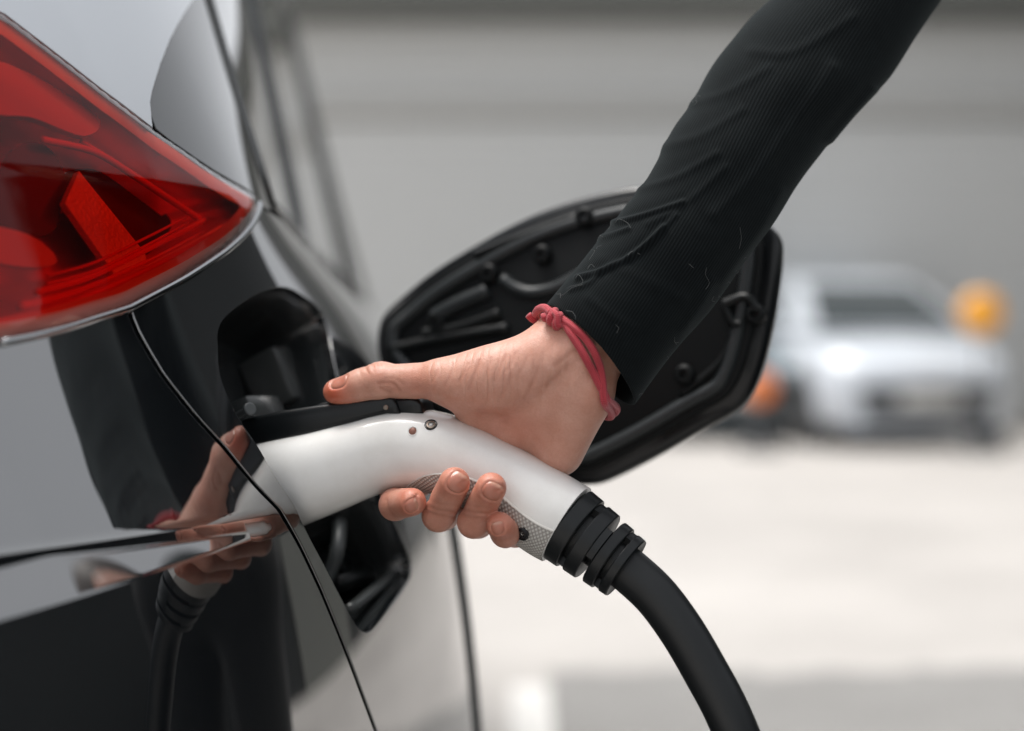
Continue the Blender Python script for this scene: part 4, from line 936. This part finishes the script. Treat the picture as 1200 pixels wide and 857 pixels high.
folds = [([(712, 262), (735, 258), (760, 251), (800, 236)], 2.6, 3.2), ([(694, 284), (712, 277), (737, 268)], 2.0, 3.0), ([(676, 326), (700, 319), (722, 309), (745, 297), (762, 282), (778, 266)], 3.0, 3.4), ([(735, 301), (765, 280), (793, 252)], 1.6, 3.0), ([(668, 340), (690, 332), (705, 318)], 1.6, 3.0),
         ([(745, 222), (790, 208), (840, 180)], 1.4, 5.0), ([(772, 175), (820, 160), (870, 128)], 1.3, 6.0), ([(760, 262), (800, 240), (850, 196)], 1.2, 5.0), ([(806, 120), (850, 108), (900, 80)], 1.2, 6.0), ([(840, 250), (890, 200), (950, 120), (975, 80)], 2.2, 9.0), ([(690, 350), (720, 372), (745, 385)], .9, 6), ([(845, 330), (880, 285), (915, 225)], 1.6, 7.0), ([(800, 385), (835, 330)], 1.4, 6), ([(975, 165), (1010, 118), (1020, 105)], 2.5, 6), ([(705, 305), (760, 330), (800, 350)], .8, 8), ([(880, 60), (930, 60), (1000, 20)], 1.4, 7)]
V = []; ribA = []; lenA = []; NRIB = 132
for i in range(NS):
    f = uS[i] * 899; i0 = min(int(f), 898); fr = f - i0
    a2_, b2_, dw = (ia[i0] * (1 - fr) + ia[i0 + 1] * fr), (ib[i0] * (1 - fr) + ib[i0 + 1] * fr), (iw[i0] * (1 - fr) + iw[i0 + 1] * fr)
    A3, B3 = P(*a2_, dw[0]), P(*b2_, dw[0]); c3 = (A3 + B3) / 2; h = np.linalg.norm(A3 - B3) / 2; e1 = (A3 - B3) / (2 * h)
    axis = np.cross(e1, [0, -1.0, 0]); axis = axis if axis[2] > 0 else -axis
    if i == 0: base_len = 0; pc = c3
    base_len += np.linalg.norm(c3 - pc); pc = c3
    sk = math.exp(-uS[i] / .035)
    for k in range(NC + 1):
        th = -math.pi / 2 + 2 * math.pi * k / NC       # starts at the back so that the seam is hidden
        ca, sa = math.cos(th), math.sin(th)
        V.append(c3 + e1 * h * ca + np.array([0, -1.0, 0]) * dw[1] * sa + axis * sk * (.0065 * sa - .002 * max(0, -ca)))
        ribA.append(NRIB * k / NC + base_len * 1000 * .055); lenA.append(base_len)
V = np.array(V); pq = proj(V); front = np.tile(np.sin(-math.pi / 2 + 2 * math.pi * np.arange(NC + 1) / NC), NS); disp = np.zeros(len(V))
for ln_, amp, wd in folds:
    d = segdist(pq, spline_curve(ln_, 14)); disp += np.where(front > -.15, (np.exp(-(d / wd) ** 2) - .35 * np.exp(-(d / (2.4 * wd)) ** 2)) * amp * .0008, 0)
ph = rng.uniform(0, 6.28, 12)
th_all = np.tile(2 * math.pi * np.arange(NC + 1) / NC, NS); la = np.array(lenA)
for k in range(6): disp += .0006 / (1 + .25 * k) * np.sin(la * (26 + 17 * k) + (1 + k % 3) * np.sin(th_all + ph[k]) + ph[k + 6]) * (.4 + .6 * sstep(.02, .06, la))
disp *= sstep(-.001, .012, la) * .85 + .15
ctr = np.repeat(V.reshape(NS, NC + 1, 3).mean(1), NC + 1, 0); nr = unit(V - ctr); V = V + nr * disp[:, None]
# hem: rolled edge and the inside of the cuff
VG = V.reshape(NS, NC + 1, 3); ax_c = unit(VG[20].mean(0) - VG[0].mean(0)); nr0 = nr.reshape(NS, NC + 1, 3)[0]
inner = [VG[0] - nr0 * .0005 - ax_c * .0006, VG[0] - nr0 * .0015 - ax_c * .0004, VG[0] - nr0 * .0022 + ax_c * .001, VG[12] - nr0 * .0026, VG[34] - nr0 * .0028]
Vs = np.vstack([np.vstack(inner[::-1]), V]); ra = np.array(ribA).reshape(NS, NC + 1); rA = np.r_[np.tile(ra[0], 5), ra.ravel()]; lA = np.r_[np.zeros(5 * (NC + 1)), la]
SF = np.array(grid_faces(NS + 5, NC + 1))
TV, TF = surface_nets(torso_sdf, (.20, .80, .80), (1.32, 1.76, 1.58), .009); TV = nets_smooth(TV, TF, 2)
mk('ribbed_top', np.vstack([Vs, TV]), [tuple(f) for f in SF] + [tuple(f + len(Vs)) for f in TF], M['knit'], person, attrs={'rib': np.r_[rA, TV[:, 1] * 300], 'len': np.r_[lA, TV[:, 2]]})
LV, LF = surface_nets(legs_sdf, (.60, .86, .02), (1.32, 1.76, 1.14), .009); LV = nets_smooth(LV, LF, 2); LV = LV[:]; mk('trousers', LV, LF, M['cloth'], person)
for a in (AN_R, AN_L):
    sh = lambda p, a=a: smin(cone(p, a - [.0, 0, .045], a + [-.11, -.13, -.055], .045, .034), cone(p, a - [-.04, 0, .045], a + [0, 0, .02], .042, .046), .02)
    V_, F_ = surface_nets(sh, tuple(a - [.22, .24, .12]), tuple(a + [.14, .14, .12]), .006); V_[:, 2] = np.maximum(V_[:, 2], .002); mk('shoe', V_, F_, M['shoe'], person)
def hair_sdf(p):
    d = ellip(p, HDc + up_ * .022 - fw * .018, (fw, sd_, up_), (.103, .086, .112)); return np.maximum(d, -((p - HDc) @ unit(up_ * .75 - fw * .65) + .012))
V_, F_ = surface_nets(hair_sdf, tuple(HDc - .17), tuple(HDc + .17), .005); mk('hair', nets_smooth(V_, F_, 1), F_, M['hair'], person)
for s in (-1, 1):
    V_, F_ = lathe([(-.011, .003), (-.007, .009), (0, .0115), (.007, .009), (.011, .003)], HDc + fw * .083 + sd_ * .031 * s + up_ * .012, fw, 14); mk('eye', V_, F_, M['headlamp'], person)
# lint and stray fibres on the sleeve
lint = MB()
def sleeve_front(px, py):
    d = (pq[:, 0] - px) ** 2 + (pq[:, 1] - py) ** 2 + np.where(front > 0, 0, 1e6); return V[int(np.argmin(d))]
LINT = [[(722, 262), (728, 259), (735, 262), (740, 269)], [(676, 328), (680, 324), (683, 331), (678, 335), (668, 336)], [(652, 344), (660, 345), (672, 338), (684, 335)], [(663, 365), (670, 366), (674, 372), (671, 378)], [(690, 306), (694, 300), (697, 295), (693, 291)], [(688, 316), (692, 311), (697, 312)], [(700, 284), (704, 279), (708, 280)], [(712, 270), (716, 266), (716, 261)],
        [(828, 314), (826, 322), (830, 330), (826, 338)], [(868, 268), (869, 280), (866, 292)], [(884, 312), (890, 322), (884, 330)], [(806, 309), (812, 314)], [(720, 381), (726, 384), (724, 390)], [(738, 300), (742, 295), (750, 297)]]
for _ in range(14):
    t = rng.uniform(.01, .42); i = int(np.searchsorted(uS, t)); k = rng.choice([0, 1]); base = (ia if k == 0 else ib)[int(uS[i] * 899)]
    ang = rng.uniform(0, 6.28); ln_ = rng.uniform(3, 9); s_ = (6 if k == 0 else -5); LINT.append([tuple(base + np.array([s_ * .4, s_ * .3])), tuple(base + np.array([s_ * .4 + ln_ * .5 * math.cos(ang), s_ * .3 + ln_ * .5 * math.sin(ang)])), tuple(base + np.array([s_ * .3 + ln_ * math.cos(ang + .8), s_ * .3 + ln_ * math.sin(ang + .8)]))])
for q in LINT:
    pts = np.array([sleeve_front(*p) for p in q]); pts[:, 1] -= .0009; lint.add(*tube(spline_curve(pts, 10), .00011, 4))
lo_ = lint.build('lint', nodemat('lint', (.10, .105, .105), .9), person); lo_['kind'] = 'stuff'

# ------------------------------------------------------------------ red cord bracelet
brc = empty('bracelet', tuple(P(690, 420, .98)), 'red knotted cord bracelet round the wrist of the hand on the plug', 'bracelet')
RC = .0024
def on_wrist(pts, lift=1.0):
    out = []
    for q in pts:
        if len(q) == 3: out.append(P(*q)); continue
        o = P(q[0], q[1], .93); dr = unit(o - np.array([0, 0, CAMH])); h = raymarch(o, dr, hand_sdf, .10, 60)[0]
        out.append(h - dr * RC * lift)
    return np.array(out)
def cord(name, pts, r=RC, n=60):
    path = spline_curve(pts, n); V_, F_ = tube(path, r, 14); le = np.r_[0, np.cumsum(np.linalg.norm(np.diff(path, axis=0), axis=1))] / .0016
    mk(name, V_, F_, M['cord'], brc, attrs={'len': np.repeat(le, 14), 'rib': np.tile(np.arange(14) / 14 * 7, len(path))})
cord('strand', np.vstack([on_wrist([(654, 374), (662, 380), (669, 391), (678, 405), (687, 421), (695, 436), (702, 450), (708, 461), (712, 469)]), [P(721, 476, .999), P(722, 482, 1.006), P(715, 486, 1.013), P(706, 482, 1.019), P(700, 474, 1.022), P(680, 445, 1.026), P(655, 410, 1.024), P(637, 388, 1.018), P(628, 374, 1.006), P(630, 364, .996), P(638, 361, .988), P(646, 367, .982)]]), n=130)
cord('strand', np.vstack([on_wrist([(652, 371), (662, 376), (674, 385), (687, 398), (697, 414), (703, 430), (706, 447), (707, 462), (709, 473)], 1.5), [P(715, 482, .998), P(716, 488, 1.006), P(708, 487, 1.014), P(698, 475, 1.023), P(684, 448, 1.0285), P(658, 412, 1.028), P(636, 386, 1.022)]]), n=110)
k0 = on_wrist([(650, 373)])[0] + np.array([0, -.0012, 0]); ka = unit(P(662, 380, .98) - P(640, 363, .985)); kb = unit(np.cross(ka, [0, 1, 0])); kc = np.cross(ka, kb)
kp = [k0 + ka * (-.0052 + .0098 * t) + (kb * math.cos(t * 4.6 * math.pi + 2.3) + kc * math.sin(t * 4.6 * math.pi + 2.3)) * .0034 for t in np.linspace(0, 1, 40)]
cord('knot', kp, .00225, 110)
cord('knot', [k0 - ka * .004 + kb * .002 - [0, .003, 0], k0 - [0, .0052, 0] + kb * .0018, k0 + ka * .004 - [0, .0035, 0] - kb * .002, k0 + ka * .0052], .0020, 40)
cord('cord_end', [P(640, 380, 1.004), P(632, 378, 1.004), P(624, 374, 1.002), P(619, 369, 1.001)], .0022, 20)

# ------------------------------------------------------------------ the yard: ground, wall, parked cars, lamps
mk('ground', [(-400, -400, 0), (400, -400, 0), (400, 400, 0), (-400, 400, 0)], [(0, 1, 2, 3)], M['concrete'])['kind'] = 'structure'
ex_ = np.linspace(.102, 9, 160); ey = 4.76 + .10 * np.sin(ex_ * 1.3) + .05 * np.sin(ex_ * 4.1 + 1) + .03 * rng.standard_normal(160)
V = [(x, -9, .004) for x in ex_] + [(x, y, .004) for x, y in zip(ex_, ey)]
mk('asphalt_strip', V, [(i, i + 1, 161 + i, 160 + i) for i in range(159)], M['asphalt'])['kind'] = 'structure'
mk('parking_line', [(-.005, 1.6, .008), (.10, 1.6, .008), (.10, 4.60, .008), (-.005, 4.60, .008)], [(0, 1, 2, 3)], M['roadpaint'])['kind'] = 'structure'
hall = empty('workshop_building', (4, 17.5, 0), 'long low grey clad workshop building behind the parked cars', 'building')
W0, W1, WY = -12.0, 18.0, 17.5
V, Fc = boxg(((W0 + W1) / 2, WY + 4.06, 2.35), (W1 - W0, 8, 4.7)); mk('wall', V, Fc, M['clad'], hall, smooth=False)
bd = None; nbd = 0
zz = .02
while zz < 4.2 - .1:
    if 3.18 < zz + .15 < 3.42 and zz < 3.4 and zz + .15 > 3.2: zz = 3.40; continue
    if bd is None:
        prof = [(0, 0), (-.022, .004), (-.028, .02), (-.030, .135), (-.010, .145), (0, .146)]
        V = [(W0, WY + y, z) for y, z in prof] + [(W1, WY + y, z) for y, z in prof]; bd = mk('cladding_board', V, grid_faces(2, 6), M['clad'], hall, smooth=False); bd.location = (0, 0, 0); base_inv = bd.matrix_parent_inverse.copy(); o = bd
    else:
        o = bd.copy(); C.objects.link(o); o.parent = hall; o.matrix_parent_inverse = base_inv
    o.location = (0, 0, zz); zz += .15
V, Fc = boxg(((W0 + W1) / 2, WY - .05, 3.29), (W1 - W0, .16, .20)); mk('string_course', V, Fc, M['ledge'], hall, smooth=False)
V, Fc = boxg(((W0 + W1) / 2, WY - .22, 4.42), (W1 - W0 + .4, .62, .42)); mk('fascia', V, Fc, M['fascia'], hall, smooth=False)
V, Fc = boxg(((W0 + W1) / 2, WY + 3.8, 4.78), (W1 - W0 + .6, 8.6, .14)); mk('roof', V, Fc, M['roofing'], hall, smooth=False)
V, Fc = boxg(((W0 + W1) / 2, WY - .045, .12), (W1 - W0, .05, .24)); mk('plinth', V, Fc, M['ledge'], hall, smooth=False)

dark_block = empty('unseen_dark_block', (10.5, 11.2, 0), 'unseen dark block on the right, added for the dark reflection above the charge port', 'building')  # dark mass outside the view, added for what the paint mirrors
V, Fc = boxg((11.0, 11.2, 3.6), (6.6, 10.6, 7.2)); mk('wall', V, Fc, M['blocker'], dark_block, smooth=False)
V, Fc = boxg((11.0, 11.2, 7.32), (7.2, 11.2, .22)); mk('roof', V, Fc, M['roofing'], dark_block, smooth=False)
for y_ in (8.0, 14.2):
    V, Fc = boxg((7.66, y_, 1.8), (.09, 2.6, 3.6), None, .02); dr_ = mk('block_door', V, Fc, M['fascia'], dark_block, smooth=False)
    V, Fc = boxg((7.60, y_, 1.0), (.05, .30, .06), None, .01); mk('handle', V, Fc, M['galv'], dr_)

def bgcar(loc, ang, paint, label, sc=(1, 1, 1)):
    root = empty('parked_car', loc, label, 'car'); root['local'] = 1
    cs, sn_ = math.cos(ang), math.sin(ang); T = lambda V_: [(p[0] * sc[0], p[1] * sc[1], p[2] * sc[2]) for p in V_]
    # x = distance back from the nose, y = sideways, z = up
    st = [(0.0, .50, .34, .62), (.05, .70, .25, .72), (.2, .82, .20, .80), (.6, .87, .18, .90), (1.05, .88, .18, .99), (1.8, .885, .18, 1.0), (3.2, .885, .18, 1.02), (3.75, .86, .22, 1.02), (3.95, .78, .34, .98), (4.0, .70, .42, .90)]
    V_ = []
    for x, hw, zs, zb in st:
        half = [(hw * .90, zs), (hw * .98, zs + .06), (hw, zs + .22), (hw * .995, (zs + zb) / 2 + .06), (hw * .97, zb - .10), (hw * .90, zb - .03), (hw * .70, zb + .005), (0, zb + .03)]
        V_ += [(x, y, z) for y, z in half] + [(x, -y, z) for y, z in half[-2::-1]]
    n_ = 15; F_ = grid_faces(len(st), n_, True) + [tuple(range(n_))[::-1], tuple((len(st) - 1) * n_ + j for j in range(n_))]
    body = mk('body', T(V_), F_, paint, root, sharp=50)
    lo_l = [(.84, .74), (1.24, .82), (3.40, .82), (3.86, .72)]; hi_l = [(1.85, .56), (2.0, .60), (3.30, .60), (3.55, .54)]
    Vg = [(x, y, 1.0) for x, y in lo_l] + [(x, -y, 1.0) for x, y in lo_l[::-1]] + [(x, y, 1.46) for x, y in hi_l] + [(x, -y, 1.46) for x, y in hi_l[::-1]] + [(x + (.12 if x < 2.5 else -.12), y * .86, 1.515) for x, y in hi_l] + [(x + (.12 if x < 2.5 else -.12), -y * .86, 1.515) for x, y in hi_l[::-1]]
    mk('cabin', T(Vg), grid_faces(3, 8, True) + [tuple(range(16, 24))], paint, root, sharp=25)
    def pane(q, nme='window', mat=M['carglass'], out=.012):
        q = np.array(q, float); c = q.mean(0); n2 = unit(np.cross(q[1] - q[0], q[2] - q[1])); ref = c - np.array([2.4, 0, 1.0]); n2 = n2 if n2 @ ref > 0 else -n2
        V2 = [c + (p - c) * s_ + n2 * o_ for (s_, o_) in ((.90, -.01), (.90, out), (.86, out + .004)) for p in q]; k = len(q)
        mk(nme, T(V2), grid_faces(3, k, True) + [tuple(range(2 * k, 3 * k))], mat, root, sharp=30)
    pane([(.84, .74, 1.0), (.84, -.74, 1.0), (1.85, -.56, 1.46), (1.85, .56, 1.46)], 'windscreen')
    pane([(3.86, .72, 1.0), (3.86, -.72, 1.0), (3.55, -.54, 1.46), (3.55, .54, 1.46)], 'rear_window')
    for s in (-1, 1):
        pane([(1.34, .82 * s, 1.02), (2.28, .82 * s, 1.02), (2.28, .60 * s, 1.45), (2.02, .60 * s, 1.45)]); pane([(2.36, .82 * s, 1.02), (3.36, .82 * s, 1.02), (3.28, .60 * s, 1.45), (2.36, .60 * s, 1.45)])
        V2, F2 = boxg((1.42, .93 * s, 1.04), (.13, .16, .12), None, .03); mk('wing_mirror', T(V2), F2, paint, root)
        V2, F2 = prism([(-.16, -.05), (.10, -.06), (.16, .05), (-.10, .07)], (.115, .62 * s, .665), unit(np.array([.35, .9 * s, 0])), (.25, 0, 1), unit(np.array([-.9, .35 * s, .2])), .02, .008); mk('headlight', T(V2), F2, M['headlamp'], root, sharp=40)
        V2, F2 = boxg((3.97, .66 * s, .80), (.05, .2, .14), None, .01); mk('tail_light', T(V2), F2, M['orange'], root)
        for x in (.78, 3.28):
            V2, F2 = lathe([(-.10, .2), (-.10, .29), (-.08, .315), (.08, .315), (.10, .29), (.10, .19), (.07, .18)], (x, .80 * s, .315), (0, s, 0), 28); wh = mk('wheel', T(V2), F2, M['tyre'], root, sharp=40)
            mb = MB(); mb.add(*lathe([(.06, .19), (.095, .195), (.10, .17), (.075, .16), (.075, .04)], (x, .80 * s, .315), (0, s, 0), 28))
            for k in range(5):
                a = 2 * math.pi * k / 5; mb.add(*tube([(x + .03 * math.cos(a), .88 * s, .315 + .03 * math.sin(a)), (x + .165 * math.cos(a), .89 * s, .315 + .165 * math.sin(a))], .018, 6))
            mb.build('rim', M['rim'], wh)
            V2, F2 = lathe([(-.06, .37), (.085, .37), (.088, .33)], (x, .80 * s, .33), (0, s, 0), 28, False); mk('wheel_arch', T(V2), F2, M['grille'], root)
    V2, F2 = prism([(-.56, -.05), (.56, -.05), (.60, .03), (.5, .05), (-.5, .05), (-.60, .03)], (-.01, 0, .50), (0, 1, 0), (0, 0, 1), (-1, 0, 0), .03, .01); mk('grille', T(V2), F2, M['grille'], root, sharp=40)
    V2, F2 = prism([(-.52, -.09), (.52, -.09), (.58, .07), (-.58, .07)], (.02, 0, .34), (0, 1, 0), (0, 0, 1), (-1, 0, 0), .035, .01); mk('air_intake', T(V2), F2, M['grille'], root, sharp=40)
    V2, F2 = boxg((-.06, 0, .43), (.02, .52, .11), None, .005); mk('number_plate', T(V2), F2, M['plate'], root)
    V2, F2 = boxg((.03, 0, .20), (.10, 1.36, .05), None, .015); mk('lower_lip', T(V2), F2, paint, root)
    root.rotation_euler = (0, 0, ang)
    return root
# nose towards the viewer: local +x points away from us
bgcar((3.46, 14.2, 0), R(97), M['whitepaint'], 'pale silver-white hatchback parked facing us in front of the grey wall')
bgcar((2.02, 15.2, 0), R(93), M['tealpaint'], 'dull blue-grey car half hidden behind the open charging flap', (1, 1, .96))
low_block = empty('unseen_low_block', (1.34, -.4, 0), 'unseen low block beside the parking bay, added to darken the bumper reflection', 'wall')  # put out of view to blacken the lower bumper's reflection
V, Fc = boxg((1.34, -.25, .52), (.16, 4.0, 1.04), None, .006); mk('block_body', V, Fc, M['blocker'], low_block, sharp=30)
for k in range(4):
    V, Fc = boxg((1.34, -.25 - 1.5 + 1.0 * k, 1.065), (.22, .992, .05), None, .008); mk('block_cap', V, Fc, M['blocker'], low_block, sharp=30)

def lamp_post(x, y, z, r, mat, label, name='warning_lamp'):
    root = empty(name, (x, y, 0), label, 'warning lamp', 'amber lamps by the parked cars')
    mb = MB(); mb.add(*tube([(x, y + .03, 0), (x, y + .03, z + r)], .014, 10)); mb.add(*boxg((x, y + .03, .03), (.36, .30, .06), None, .015)); mb.build('post', M['galv'], root)
    V2, F2 = boxg((x, y + .03, .16), (.16, .12, .20), None, .02); mk('battery_box', V2, F2, M['grille'], root)
    V2, F2 = lathe([(-.06, r * .9), (-.05, r), (.01, r), (.03, r * .96), (.055, r * .75), (.068, r * .4), (.072, .01)], (x, y, z), (0, -1, 0), 32); mk('lens', V2, F2, mat, root)
lamp_post(3.78, 13.75, 1.135, .175, M['amber'], 'round yellow warning lamp on a post beside the pale hatchback')
lamp_post(2.02, 13.9, .53, .13, M['orange'], 'low orange warning lamp beside the edge of the charging flap')

for _o in list(bpy.data.objects):
    if 'local' in _o: del _o['local']
